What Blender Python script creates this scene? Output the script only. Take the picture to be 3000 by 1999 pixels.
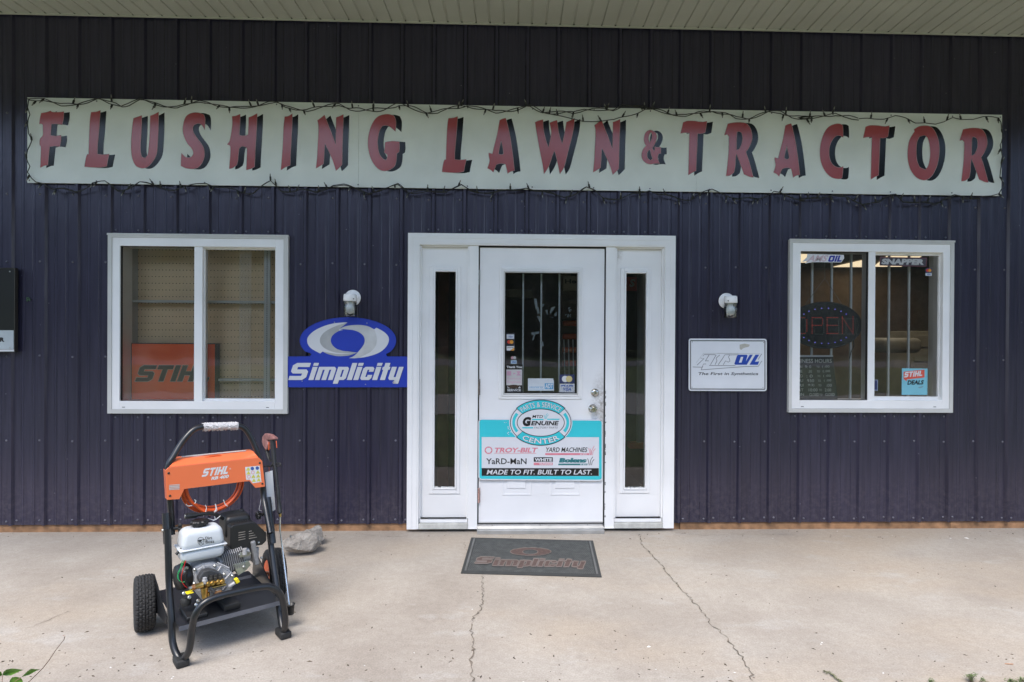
import bpy, bmesh, math, random
from mathutils import Vector, Matrix, noise as mnoise
from mathutils.geometry import tessellate_polygon
R = math.radians
rnd = random.Random(11)
S = bpy.context.scene
for o in list(bpy.data.objects): bpy.data.objects.remove(o)
COL = S.collection

# ------------------------------------------------------------------ camera
F = 1850.0; YAW = .0329; PITCH = -.00495; ROLL = .00581; DIST = 4.628; EYE = 1.416
cf = Vector((math.sin(YAW)*math.cos(PITCH), math.cos(YAW)*math.cos(PITCH), math.sin(PITCH)))
cr = Vector((math.cos(YAW), -math.sin(YAW), 0)); cu = cr.cross(cf)
CR = math.cos(ROLL)*cr + math.sin(ROLL)*cu
CU = -math.sin(ROLL)*cr + math.cos(ROLL)*cu
CP = Vector((0, -DIST, EYE))
cam = bpy.data.cameras.new('camera'); camo = bpy.data.objects.new('camera', cam); COL.objects.link(camo)
cam.sensor_width = 36; cam.lens = F/3000*36; cam.clip_start = .05; cam.clip_end = 2000
m3 = Matrix((CR, CU, -cf)).transposed()
camo.matrix_world = Matrix.Translation(CP) @ m3.to_4x4()
S.camera = camo
S.render.resolution_x = 1024; S.render.resolution_y = 682

# ------------------------------------------------------------------ light
SUN_EL = 58; SUN_AZ = 200      # azimuth clockwise from +Y: behind the camera, to the left
world = bpy.data.worlds.new('World'); S.world = world; world.use_nodes = True
wn = world.node_tree; wn.nodes.clear()
sky = wn.nodes.new('ShaderNodeTexSky'); sky.sky_type = 'NISHITA'; sky.sun_disc = False
sky.sun_elevation = R(SUN_EL); sky.sun_rotation = R(SUN_AZ); sky.air_density = 1.0; sky.dust_density = 1.5; sky.ozone_density = 1.0
bg = wn.nodes.new('ShaderNodeBackground'); bg.inputs['Strength'].default_value = .15
wo = wn.nodes.new('ShaderNodeOutputWorld')
wn.links.new(sky.outputs[0], bg.inputs['Color']); wn.links.new(bg.outputs[0], wo.inputs['Surface'])
sun = bpy.data.lights.new('sun', 'SUN'); sun.energy = 1.5; sun.angle = R(28); sun.color = (1, .95, .88)
suno = bpy.data.objects.new('sun', sun); COL.objects.link(suno)
sd = Vector((math.sin(R(SUN_AZ))*math.cos(R(SUN_EL)), math.cos(R(SUN_AZ))*math.cos(R(SUN_EL)), math.sin(R(SUN_EL))))
suno.rotation_euler = sd.to_track_quat('Z', 'Y').to_euler(); suno.location = (-3, -8, 9)
S.view_settings.view_transform = 'Standard'; S.view_settings.look = 'None'
S.view_settings.exposure = 1.3; S.view_settings.gamma = 1; S.view_settings.use_curve_mapping = False
S.render.engine = 'CYCLES'

# ------------------------------------------------------------------ helpers
def ray(px, py): return cf + (px-1500)/F*CR - (py-999.5)/F*CU
def W(px, py, Y=0.0):
    d = ray(px, py); t = (Y-CP.y)/d.y; return CP + d*t
def G(px, py, z=0.0):
    d = ray(px, py); t = (z-CP.z)/d.z; return CP + d*t

MATS = {}
def mat(name, col, rough=.6, metal=0., spec=.5, var=.12, vscale=6., bump=0., bscale=60., col2=None, coat=0., emit=None, estr=0., trans=0.):
    if name in MATS: return MATS[name]
    m = bpy.data.materials.new(name); m.use_nodes = True; nt = m.node_tree; n = nt.nodes; L = nt.links
    b = n['Principled BSDF']
    b.inputs['Roughness'].default_value = rough; b.inputs['Metallic'].default_value = metal
    b.inputs['Specular IOR Level'].default_value = spec; b.inputs['Coat Weight'].default_value = coat
    b.inputs['Coat Roughness'].default_value = .08
    tc = n.new('ShaderNodeTexCoord')
    nz = n.new('ShaderNodeTexNoise'); nz.inputs['Scale'].default_value = vscale; nz.inputs['Detail'].default_value = 6
    L.new(tc.outputs['Object'], nz.inputs['Vector'])
    rp = n.new('ShaderNodeValToRGB'); c2 = col2 if col2 else tuple(c*(1-var*2) for c in col)
    rp.color_ramp.elements[0].position = .3; rp.color_ramp.elements[1].position = .7
    rp.color_ramp.elements[0].color = (*c2, 1); rp.color_ramp.elements[1].color = (*[c*(1+var*.3) for c in col], 1)
    L.new(nz.outputs['Fac'], rp.inputs['Fac']); L.new(rp.outputs['Color'], b.inputs['Base Color'])
    if bump:
        n2 = n.new('ShaderNodeTexNoise'); n2.inputs['Scale'].default_value = bscale; n2.inputs['Detail'].default_value = 4
        L.new(tc.outputs['Object'], n2.inputs['Vector'])
        bp = n.new('ShaderNodeBump'); bp.inputs['Strength'].default_value = bump; bp.inputs['Distance'].default_value = .01
        L.new(n2.outputs['Fac'], bp.inputs['Height']); L.new(bp.outputs['Normal'], b.inputs['Normal'])
    if emit: b.inputs['Emission Color'].default_value = (*emit, 1); b.inputs['Emission Strength'].default_value = estr
    if trans: b.inputs['Transmission Weight'].default_value = trans
    MATS[name] = m; return m

def link(o, parent=None):
    COL.objects.link(o)
    if parent is not None: o.parent = parent
    return o
def wloc(p):
    v = Vector((0, 0, 0))
    while p is not None: v += p.location; p = p.parent
    return v
def tag(o, label=None, cat=None, group=None, kind=None):
    if label: o['label'] = label
    if cat: o['category'] = cat
    if group: o['group'] = group
    if kind: o['kind'] = kind
    return o
def thing(name, label, cat, loc=(0, 0, 0), rz=0, group=None):
    o = bpy.data.objects.new(name, None); o.empty_display_size = .1
    o.location = loc; o.rotation_euler = (0, 0, rz); link(o)
    return tag(o, label, cat, group)

class MB:
    """collects geometry for ONE mesh object"""
    def __init__(s): s.v = []; s.f = []; s.mi = []; s.sm = []
    def add(s, vs, fs, mi=0, smooth=False):
        k = len(s.v); s.v += [Vector(v) for v in vs]
        for f in fs: s.f.append([k+i for i in f]); s.mi.append(mi); s.sm.append(smooth)
        return s
    def box(s, a, b, mi=0):
        x0, y0, z0 = a; x1, y1, z1 = b
        x0, x1 = min(x0, x1), max(x0, x1); y0, y1 = min(y0, y1), max(y0, y1); z0, z1 = min(z0, z1), max(z0, z1)
        return s.add([(x0,y0,z0),(x1,y0,z0),(x1,y1,z0),(x0,y1,z0),(x0,y0,z1),(x1,y0,z1),(x1,y1,z1),(x0,y1,z1)],
                     [(0,3,2,1),(4,5,6,7),(0,1,5,4),(1,2,6,5),(2,3,7,6),(3,0,4,7)], mi)
    def rbox(s, a, b, r=.01, seg=3, taper=0., mi=0):
        """box with rounded vertical and top/bottom edges (superellipse rings); taper shrinks the top"""
        a = Vector(a); b = Vector(b); c = (a+b)/2; h = (b-a)/2; h = Vector((abs(h.x), abs(h.y), abs(h.z)))
        r = min(r, h.x*.95, h.y*.95, h.z*.95)
        lev = []
        for i in range(seg+1):
            t = i/seg*math.pi/2; lev.append((-h.z+r-r*math.cos(t), r*(1-math.sin(t))))
        lev = lev + [(-z, ins) for z, ins in reversed(lev)]
        rings = []
        for z, ins in lev:
            k = 1-taper*(z+h.z)/(2*h.z)
            hx, hy = (h.x-ins)*k, (h.y-ins)*k; rr = max(r-ins*.3, .001)*.9; rr = min(rr, hx*.95, hy*.95)
            ring = []
            for q, (sx, sy) in enumerate(((1,1),(-1,1),(-1,-1),(1,-1))):
                for j in range(seg+1):
                    t = (q + j/seg)*math.pi/2
                    ring.append((c.x+sx*(hx-rr)+rr*math.cos(t), c.y+sy*(hy-rr)+rr*math.sin(t), c.z+z))
            rings.append(ring)
        n = len(rings[0]); vs = [p for rg in rings for p in rg]; fs = []
        for i in range(len(rings)-1):
            for j in range(n): fs.append((i*n+j, i*n+(j+1)%n, (i+1)*n+(j+1)%n, (i+1)*n+j))
        fs.append(tuple(reversed(range(n)))); fs.append(tuple((len(rings)-1)*n+j for j in range(n)))
        return s.add(vs, fs, mi, True)
    def prism(s, loop, off, mi=0):
        """closed loop of 3D points extruded by vector off"""
        n = len(loop); lp = [Vector(p) for p in loop]; off = Vector(off)
        vs = lp + [p+off for p in lp]
        tri = tessellate_polygon([lp])
        fs = [tuple(t) for t in tri] + [tuple(i+n for i in reversed(t)) for t in tri]
        fs += [(i, (i+1) % n, (i+1) % n+n, i+n) for i in range(n)]
        return s.add(vs, fs, mi)
    def tube(s, pts, r, seg=10, mi=0, cap=True, closed=False):
        P = [Vector(p) for p in pts]; n = len(P); vs = []; fs = []
        rr = r if isinstance(r, (list, tuple)) else [r]*n
        prev = None
        for i, p in enumerate(P):
            if closed: t = P[(i+1) % n]-P[i-1]
            else: t = P[min(i+1, n-1)]-P[max(i-1, 0)]
            if t.length < 1e-9: t = Vector((0, 0, 1))
            t.normalize()
            if prev is None:
                a = Vector((0, 0, 1)) if abs(t.z) < .9 else Vector((1, 0, 0)); x = t.cross(a).normalized()
            else: x = (prev - t*prev.dot(t)).normalized()
            prev = x; y = t.cross(x)
            for j in range(seg):
                w = 2*math.pi*j/seg; vs.append(p + (x*math.cos(w)+y*math.sin(w))*rr[i])
        m = n if closed else n-1
        for i in range(m):
            for j in range(seg):
                k = (i+1) % n
                fs.append((i*seg+j, i*seg+(j+1) % seg, k*seg+(j+1) % seg, k*seg+j))
        s.add(vs, fs, mi, True)
        if cap and not closed:
            s.add(vs[:seg], [tuple(reversed(range(seg)))], mi); s.add(vs[-seg:], [tuple(range(seg))], mi)
        return s
    def lathe(s, base, axis, prof, seg=20, mi=0, smooth=True):
        """prof = [(along, radius)...]"""
        ax = Vector(axis).normalized(); a = Vector((0, 0, 1)) if abs(ax.z) < .9 else Vector((1, 0, 0))
        x = ax.cross(a).normalized(); y = ax.cross(x); B = Vector(base); vs = []; fs = []
        for h, r in prof:
            for j in range(seg):
                w = 2*math.pi*j/seg; vs.append(B+ax*h+(x*math.cos(w)+y*math.sin(w))*max(r, 1e-5))
        for i in range(len(prof)-1):
            for j in range(seg): fs.append((i*seg+j, i*seg+(j+1) % seg, (i+1)*seg+(j+1) % seg, (i+1)*seg+j))
        s.add(vs, fs, mi, smooth)
        k = (len(prof)-1)*seg
        s.add(vs[:seg], [tuple(reversed(range(seg)))], mi); s.add(vs[k:], [tuple(range(seg))], mi)
        return s
    def cyl(s, a, b, r, seg=14, mi=0):
        a = Vector(a); b = Vector(b); return s.lathe(a, b-a, [(0, r), ((b-a).length, r)], seg, mi)
    def build(s, name, mats, parent=None, local=False, bevel=0., autosmooth=True):
        me = bpy.data.meshes.new(name)
        off = Vector((0, 0, 0)) if (local or parent is None) else wloc(parent)
        me.from_pydata([v-off for v in s.v], [], s.f)
        if not isinstance(mats, (list, tuple)): mats = [mats]
        for m in mats: me.materials.append(m)
        for p, mi, sm in zip(me.polygons, s.mi, s.sm): p.material_index = mi; p.use_smooth = sm
        bm = bmesh.new(); bm.from_mesh(me); bmesh.ops.recalc_face_normals(bm, faces=bm.faces)
        bm.to_mesh(me); bm.free()
        o = bpy.data.objects.new(name, me); link(o, parent)
        if bevel:
            md = o.modifiers.new('bevel', 'BEVEL'); md.width = bevel; md.segments = 2; md.limit_method = 'ANGLE'; md.angle_limit = R(40)
        return o
def arc_pts(pts, r=.05, n=6):
    """rounds the corners of a polyline"""
    P = [Vector(p) for p in pts]; out = [P[0]]
    for i in range(1, len(P)-1):
        a, b, c = P[i-1], P[i], P[i+1]; d1 = (a-b); d2 = (c-b); k = min(r, d1.length*.48, d2.length*.48)
        p1 = b+d1.normalized()*k; p2 = b+d2.normalized()*k
        for j in range(n+1):
            t = j/n; out.append(p1*(1-t)**2 + b*2*t*(1-t) + p2*t*t)
    out.append(P[-1]); return out

# flat print and plates, laid out on a plane y = const
def loops_mesh(loops, fn, rev=False):
    L3 = [[Vector((x, y, 0)) for x, y in lp] for lp in loops]
    tri = tessellate_polygon(L3); vs = [fn(x, y) for lp in loops for x, y in lp]
    return vs, [tuple(t) for t in tri]
def decal(name, polys, Y, m, parent, fn=None):
    """polys: list of [outer, hole, hole...] in photograph-plane coordinates mapped on the plane y=Y"""
    fn = fn or (lambda x, y: W(x, y, Y)); mb = MB()
    for loops in polys:
        vs, fs = loops_mesh(loops, fn); mb.add(vs, fs)
    return mb.build(name, m, parent)
def ident(s, x, y): return (x, y)
def crop(x0, y0, k): return lambda x, y: (x0+x/k, y0+y/k)
def mp(fn, pts): return [fn(x, y) for x, y in pts]
def rect(x0, y0, x1, y1, t=0.): return [(x0, y0), (x1, y0+t*(x1-x0)), (x1, y1+t*(x1-x0)), (x0, y1)]
def rrect(x0, y0, x1, y1, r, t=0., n=5):
    out = []
    for cx, cy, a in ((x1-r, y0+r, -90), (x1-r, y1-r, 0), (x0+r, y1-r, 90), (x0+r, y0+r, 180)):
        for i in range(n+1):
            w = R(a+90*i/n); out.append((cx+r*math.cos(w), cy+r*math.sin(w)+t*(cx-x0)))
    return out
def ell(cx, cy, rx, ry, n=40, a0=0, a1=360):
    return [(cx+rx*math.cos(R(a0+(a1-a0)*i/n)), cy+ry*math.sin(R(a0+(a1-a0)*i/n))) for i in range(n if a1-a0 == 360 else n+1)]
def plate(name, loop, Y, th, m, parent=None, mats=None):
    lp = [W(x, y, Y) for x, y in loop]
    return MB().prism(lp, (0, th, 0)).build(name, m, parent, bevel=0)
_tc = {}
def text_mesh(t, bold=0.):
    k = (t, bold)
    if k in _tc: return _tc[k]
    cu_ = bpy.data.curves.new('t', 'FONT'); cu_.body = t; cu_.fill_mode = 'FRONT'; cu_.offset = bold; cu_.resolution_u = 3
    ob = bpy.data.objects.new('t', cu_); COL.objects.link(ob)
    bpy.context.view_layer.update()
    dg = bpy.context.evaluated_depsgraph_get(); me = ob.evaluated_get(dg).to_mesh()
    vs = [(v.co.x, v.co.y) for v in me.vertices]; fs = [tuple(p.vertices) for p in me.polygons]
    ob.evaluated_get(dg).to_mesh_clear(); bpy.data.objects.remove(ob); bpy.data.curves.remove(cu_)
    x0 = min(v[0] for v in vs); x1 = max(v[0] for v in vs); y0 = min(v[1] for v in vs); y1 = max(v[1] for v in vs)
    vs = [((x-x0)/(x1-x0), (y-y0)/(y1-y0)) for x, y in vs]
    _tc[k] = (vs, fs); return _tc[k]
def text(mb, t, box, fn, shear=0., bold=.012, tilt=0., warp=None):
    """box = x0,y0,x1,y1 in picture-plane units, fn maps to 3D"""
    vs, fs = text_mesh(t, bold); x0, y0, x1, y1 = box; h = y1-y0; w = (x1-x0)-abs(shear)*h
    out = []
    for u, v in vs:
        x = x0 + u*w + v*h*shear; y = y1 - v*h + tilt*(x-x0)
        if warp: x, y = warp(u, v)
        out.append(fn(x, y))
    mb.add(out, fs); return mb

GLY = {  # heavy block letters, unit height, (width, loops)
'S': (1.0, [[(0,0),(.8,0),(1,.16),(1,.5),(.86,.62),(.32,.62),(.32,.76),(1,.76),(1,1),(.2,1),(0,.86),(0,.5),(.14,.38),(.68,.38),(.68,.24),(0,.24)]]),
'T': (.95, [[(0,.75),(0,1),(.95,1),(.95,.75),(.63,.75),(.63,0),(.32,0),(.32,.75)]]),
'I': (.32, [[(0,0),(0,1),(.32,1),(.32,0)]]),
'H': (.98, [[(0,0),(0,1),(.32,1),(.32,.62),(.66,.62),(.66,1),(.98,1),(.98,0),(.66,0),(.66,.38),(.32,.38),(.32,0)]]),
'L': (.8, [[(0,0),(0,1),(.32,1),(.32,.25),(.8,.25),(.8,0)]]),
'O': (1.0, [[(.15,0),(.85,0),(1,.15),(1,.85),(.85,1),(.15,1),(0,.85),(0,.15)],[(.32,.25),(.32,.75),(.68,.75),(.68,.25)]]),
's': (1.0, [[(0,0),(.82,0),(1,.16),(1,.52),(.84,.62),(.36,.62),(.36,.74),(1,.74),(1,.86),(.86,1),(.16,1),(0,.86),(0,.5),(.14,.4),(.62,.4),(.62,.3),(0,.3),(0,.12)]]),
'i': (.3, [[(0,0),(0,.77),(.3,.77),(.3,0)],'|',[(0,.83),(0,1),(.3,1),(.3,.83)]]),
'm': (1.06, [[(0,0),(0,.77),(.94,.77),(1.06,.66),(1.06,0),(.78,0),(.78,.6),(.67,.6),(.67,0),(.39,0),(.39,.6),(.28,.6),(.28,0)]]),
'p': (.68, [[(0,-.22),(0,.77),(.58,.77),(.68,.67),(.68,.1),(.58,0),(.3,0),(.3,-.22)],[(.3,.18),(.3,.6),(.4,.6),(.4,.18)]]),
'l': (.3, [[(0,0),(0,1),(.3,1),(.3,0)]]),
'c': (.66, [[(.1,0),(0,.1),(0,.67),(.1,.77),(.56,.77),(.66,.67),(.66,.48),(.38,.48),(.38,.6),(.28,.6),(.28,.18),(.38,.18),(.38,.3),(.66,.3),(.66,.1),(.56,0)]]),
't': (.46, [[(.08,0),(.08,.6),(0,.6),(0,.77),(.08,.77),(.08,1),(.38,1),(.38,.77),(.46,.77),(.46,.6),(.38,.6),(.38,0)]]),
'y': (.7, [[(0,.77),(0,.1),(.1,0),(.4,0),(.4,-.22),(.7,-.22),(.7,.77),(.42,.77),(.42,.17),(.3,.17),(.3,.77)]]),
}
def glyphs(word, box, shear, gap=.1, tilt=0.):
    """polys for a word in block letters filling box"""
    x = 0; items = []
    for ch in word:
        w, lp = GLY[ch]; cur = []
        for l in lp:
            if l == '|': items.append(cur); cur = []
            else: cur.append([(x+a, b) for a, b in l])
        items.append(cur); x += w+gap
    x -= gap; x0, y0, x1, y1 = box; h = y1-y0; k = ((x1-x0)-abs(shear)*h)/x
    return [[[(x0+a*k+b*h*shear, y1-b*h+tilt*(a*k)) for a, b in l] for l in it] for it in items]

# ------------------------------------------------------------------ materials of the place
def wall_material():
    m = bpy.data.materials.new('navy_painted_steel'); m.use_nodes = True; nt = m.node_tree; n = nt.nodes; L = nt.links
    b = n['Principled BSDF']; tc = n.new('ShaderNodeTexCoord')
    mpn = n.new('ShaderNodeMapping'); mpn.inputs['Scale'].default_value = (30, 30, 1.2); L.new(tc.outputs['Object'], mpn.inputs['Vector'])
    nz = n.new('ShaderNodeTexNoise'); nz.inputs['Scale'].default_value = 1.6; nz.inputs['Detail'].default_value = 5; L.new(mpn.outputs[0], nz.inputs['Vector'])
    rp = n.new('ShaderNodeValToRGB'); rp.color_ramp.elements[0].position = .3; rp.color_ramp.elements[1].position = .75
    rp.color_ramp.elements[0].color = (.0185, .0175, .034, 1); rp.color_ramp.elements[1].color = (.032, .030, .054, 1)
    L.new(nz.outputs['Fac'], rp.inputs['Fac'])
    # pale specks and scuffs
    vo = n.new('ShaderNodeTexVoronoi'); vo.inputs['Scale'].default_value = 9.0; L.new(tc.outputs['Object'], vo.inputs['Vector'])
    lt = n.new('ShaderNodeMath'); lt.operation = 'LESS_THAN'; lt.inputs[1].default_value = .028; L.new(vo.outputs['Distance'], lt.inputs[0])
    mx = n.new('ShaderNodeMixRGB'); mx.inputs['Color2'].default_value = (.3, .3, .34, 1); L.new(rp.outputs['Color'], mx.inputs['Color1'])
    mm = n.new('ShaderNodeMath'); mm.operation = 'MULTIPLY'; mm.inputs[1].default_value = .5; L.new(lt.outputs[0], mm.inputs[0]); L.new(mm.outputs[0], mx.inputs['Fac'])
    # mud and dust splashes, their pale tone also put in to lighten the base
    oi = n.new('ShaderNodeObjectInfo'); mr = n.new('ShaderNodeMapRange'); mr.inputs['To Min'].default_value = .86; mr.inputs['To Max'].default_value = 1.16; L.new(oi.outputs['Random'], mr.inputs['Value'])
    mv = n.new('ShaderNodeVectorMath'); mv.operation = 'SCALE'; L.new(mx.outputs['Color'], mv.inputs[0]); L.new(mr.outputs[0], mv.inputs['Scale'])
    sx_ = n.new('ShaderNodeSeparateXYZ'); L.new(tc.outputs['Object'], sx_.inputs[0])
    hz = n.new('ShaderNodeMapRange'); hz.inputs['From Min'].default_value = .42; hz.inputs['From Max'].default_value = .05; hz.inputs['To Max'].default_value = .3; L.new(sx_.outputs['Z'], hz.inputs['Value'])
    sn = n.new('ShaderNodeTexNoise'); sn.inputs['Scale'].default_value = 26; sn.inputs['Detail'].default_value = 8; sn.inputs['Roughness'].default_value = .7; L.new(tc.outputs['Object'], sn.inputs['Vector'])
    sr = n.new('ShaderNodeMapRange'); sr.inputs['From Min'].default_value = .45; sr.inputs['From Max'].default_value = .72; L.new(sn.outputs['Fac'], sr.inputs['Value'])
    sm_ = n.new('ShaderNodeMath'); sm_.operation = 'MULTIPLY'; L.new(hz.outputs[0], sm_.inputs[0]); L.new(sr.outputs[0], sm_.inputs[1])
    m2 = n.new('ShaderNodeMixRGB'); m2.inputs['Color2'].default_value = (.17, .15, .16, 1); L.new(mv.outputs[0], m2.inputs['Color1']); L.new(sm_.outputs[0], m2.inputs['Fac'])
    L.new(m2.outputs['Color'], b.inputs['Base Color'])
    b.inputs['Roughness'].default_value = .27; b.inputs['Specular IOR Level'].default_value = .7; b.inputs['Specular Tint'].default_value = (.92, .88, 1, 1)
    n3 = n.new('ShaderNodeTexNoise'); n3.inputs['Scale'].default_value = 3.0; n3.inputs['Detail'].default_value = 3
    mp3 = n.new('ShaderNodeMapping'); mp3.inputs['Scale'].default_value = (4, 1, .8); L.new(tc.outputs['Object'], mp3.inputs['Vector']); L.new(mp3.outputs[0], n3.inputs['Vector'])
    bp = n.new('ShaderNodeBump'); bp.inputs['Strength'].default_value = .5; bp.inputs['Distance'].default_value = .011
    L.new(n3.outputs['Fac'], bp.inputs['Height']); L.new(bp.outputs['Normal'], b.inputs['Normal'])
    return m
def concrete_material():
    m = bpy.data.materials.new('worn_concrete'); m.use_nodes = True; nt = m.node_tree; n = nt.nodes; L = nt.links
    b = n['Principled BSDF']; tc = n.new('ShaderNodeTexCoord')
    def noise(sc, det=6, rough=.6, stretch=None):
        z = n.new('ShaderNodeTexNoise'); z.inputs['Scale'].default_value = sc; z.inputs['Detail'].default_value = det; z.inputs['Roughness'].default_value = rough
        if stretch:
            q = n.new('ShaderNodeMapping'); q.inputs['Scale'].default_value = stretch; L.new(tc.outputs['Object'], q.inputs['Vector']); L.new(q.outputs[0], z.inputs['Vector'])
        else: L.new(tc.outputs['Object'], z.inputs['Vector'])
        return z
    def ramp(src, p0, c0, p1, c1):
        r = n.new('ShaderNodeValToRGB'); e = r.color_ramp.elements; e[0].position = p0; e[1].position = p1; e[0].color = (*c0, 1); e[1].color = (*c1, 1)
        L.new(src, r.inputs['Fac']); return r
    def mix(a, bb, fac, mode='MIX', f=None):
        x = n.new('ShaderNodeMixRGB'); x.blend_type = mode; L.new(a, x.inputs['Color1']); L.new(bb, x.inputs['Color2'])
        if fac is not None: L.new(fac, x.inputs['Fac'])
        else: x.inputs['Fac'].default_value = f
        return x
    base = ramp(noise(1.1, 8, .62).outputs['Fac'], .36, (.345, .30, .255), .66, (.465, .42, .365))
    warm = ramp(noise(.55, 5, .55, (1, 2.2, 1)).outputs['Fac'], .48, (0, 0, 0), .68, (1, 1, 1))
    tan_ = n.new('ShaderNodeRGB'); tan_.outputs[0].default_value = (.43, .36, .285, 1)
    c1 = mix(base.outputs['Color'], tan_.outputs[0], warm.outputs['Color'])
    grey = ramp(noise(2.3, 6, .6, (1, 1.8, 1)).outputs['Fac'], .58, (0, 0, 0), .76, (.75, .75, .75))
    gy = n.new('ShaderNodeRGB'); gy.outputs[0].default_value = (.49, .465, .435, 1)
    c2 = mix(c1.outputs['Color'], gy.outputs[0], grey.outputs['Color'])
    fine = ramp(noise(130, 3, .6).outputs['Fac'], .3, (.74, .74, .74), .7, (1.12, 1.12, 1.12))
    c3 = mix(c2.outputs['Color'], fine.outputs['Color'], None, 'MULTIPLY', .8)
    mid = ramp(noise(28, 6, .7).outputs['Fac'], .3, (.86, .85, .84), .7, (1.06, 1.06, 1.06)); c3 = mix(c3.outputs['Color'], mid.outputs['Color'], None, 'MULTIPLY', .9)
    vo = n.new('ShaderNodeTexVoronoi'); vo.inputs['Scale'].default_value = 15; L.new(tc.outputs['Object'], vo.inputs['Vector'])
    sp = ramp(vo.outputs['Distance'], .035, (1, 1, 1), .06, (0, 0, 0))
    msk = ramp(noise(1.7, 3).outputs['Fac'], .5, (0, 0, 0), .62, (.7, .7, .7))
    spm = n.new('ShaderNodeMixRGB'); spm.blend_type = 'MULTIPLY'; spm.inputs['Fac'].default_value = 1; L.new(sp.outputs['Color'], spm.inputs['Color1']); L.new(msk.outputs['Color'], spm.inputs['Color2'])
    dk = n.new('ShaderNodeRGB'); dk.outputs[0].default_value = (.13, .10, .08, 1)
    c4 = mix(c3.outputs['Color'], dk.outputs[0], spm.outputs['Color'])
    L.new(c4.outputs['Color'], b.inputs['Base Color']); b.inputs['Roughness'].default_value = .88
    bp = n.new('ShaderNodeBump'); bp.inputs['Strength'].default_value = .35; bp.inputs['Distance'].default_value = .004
    L.new(noise(90, 5, .7).outputs['Fac'], bp.inputs['Height']); L.new(bp.outputs['Normal'], b.inputs['Normal'])
    return m
def white_dirty(name, col, centre, rad, rough=.4):
    """white paint with a grimy hand-worn patch of fixed shape"""
    m = mat(name, col, rough, var=.04, vscale=3); nt = m.node_tree; n = nt.nodes; L = nt.links; b = n['Principled BSDF']
    src = b.inputs['Base Color'].links[0].from_socket; tc = n.new('ShaderNodeTexCoord')
    q = n.new('ShaderNodeMapping'); q.vector_type = 'POINT'
    q.inputs['Location'].default_value = (-centre[0]/rad[0], 0, -centre[1]/rad[1]); q.inputs['Scale'].default_value = (1/rad[0], 0, 1/rad[1])
    L.new(tc.outputs['Object'], q.inputs['Vector'])
    ln = n.new('ShaderNodeVectorMath'); ln.operation = 'LENGTH'; L.new(q.outputs[0], ln.inputs[0])
    nz = n.new('ShaderNodeTexNoise'); nz.inputs['Scale'].default_value = 45; nz.inputs['Detail'].default_value = 8; nz.inputs['Roughness'].default_value = .75; L.new(tc.outputs['Object'], nz.inputs['Vector'])
    r1 = n.new('ShaderNodeMapRange'); r1.inputs['From Min'].default_value = 1; r1.inputs['From Max'].default_value = 0; L.new(ln.outputs['Value'], r1.inputs['Value'])
    r2 = n.new('ShaderNodeMapRange'); r2.inputs['From Min'].default_value = .35; r2.inputs['From Max'].default_value = .7; L.new(nz.outputs['Fac'], r2.inputs['Value'])
    mu = n.new('ShaderNodeMath'); mu.operation = 'MULTIPLY'; L.new(r1.outputs[0], mu.inputs[0]); L.new(r2.outputs[0], mu.inputs[1]); mu.use_clamp = True
    mx = n.new('ShaderNodeMixRGB'); mx.inputs['Color2'].default_value = (.16, .12, .08, 1); L.new(src, mx.inputs['Color1']); L.new(mu.outputs[0], mx.inputs['Fac'])
    L.new(mx.outputs['Color'], b.inputs['Base Color']); return m
def glass_material():
    m = bpy.data.materials.new('window_glass'); m.use_nodes = True; nt = m.node_tree; n = nt.nodes; L = nt.links
    n.remove(n['Principled BSDF']); out = n['Material Output']
    tr = n.new('ShaderNodeBsdfTransparent'); tr.inputs[0].default_value = (.97, .985, .975, 1)
    gl = n.new('ShaderNodeBsdfGlossy'); gl.inputs['Roughness'].default_value = .0; gl.inputs['Color'].default_value = (1, 1, 1, 1)
    fr = n.new('ShaderNodeFresnel'); fr.inputs['IOR'].default_value = 1.7
    tc = n.new('ShaderNodeTexCoord'); nz = n.new('ShaderNodeTexNoise'); nz.inputs['Scale'].default_value = 2.2; L.new(tc.outputs['Object'], nz.inputs['Vector'])
    bp = n.new('ShaderNodeBump'); bp.inputs['Strength'].default_value = .12; bp.inputs['Distance'].default_value = .01; L.new(nz.outputs['Fac'], bp.inputs['Height']); L.new(bp.outputs['Normal'], gl.inputs['Normal'])
    mx = n.new('ShaderNodeMixShader'); L.new(fr.outputs[0], mx.inputs[0]); L.new(tr.outputs[0], mx.inputs[1]); L.new(gl.outputs[0], mx.inputs[2])
    L.new(mx.outputs[0], out.inputs['Surface']); return m

def hazy_dusty_glass(name, amt, seed):  # dust film plus painted haze: the pale diffuse share lifts dim panes
    m = GLASS_.copy(); m.name = name; nt = m.node_tree; n = nt.nodes; L = nt.links; out = n['Material Output']
    src = out.inputs['Surface'].links[0].from_socket; d = n.new('ShaderNodeBsdfDiffuse'); d.inputs[0].default_value = (.62, .61, .56, 1)
    tc = n.new('ShaderNodeTexCoord'); z = n.new('ShaderNodeTexNoise'); z.inputs['Scale'].default_value = 3.5; z.inputs['Detail'].default_value = 7
    q = n.new('ShaderNodeMapping'); q.inputs['Location'].default_value = (seed, 0, 0); q.inputs['Scale'].default_value = (1.6, 1, .7); L.new(tc.outputs['Object'], q.inputs['Vector']); L.new(q.outputs[0], z.inputs['Vector'])
    r = n.new('ShaderNodeMapRange'); r.inputs['From Min'].default_value = .3; r.inputs['From Max'].default_value = .7; r.inputs['To Min'].default_value = amt*.45; r.inputs['To Max'].default_value = amt*1.5; L.new(z.outputs['Fac'], r.inputs['Value'])
    x = n.new('ShaderNodeMixShader'); L.new(r.outputs[0], x.inputs[0]); L.new(src, x.inputs[1]); L.new(d.outputs[0], x.inputs[2]); L.new(x.outputs[0], out.inputs['Surface']); return m
GLASS_ = glass_material()
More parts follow.
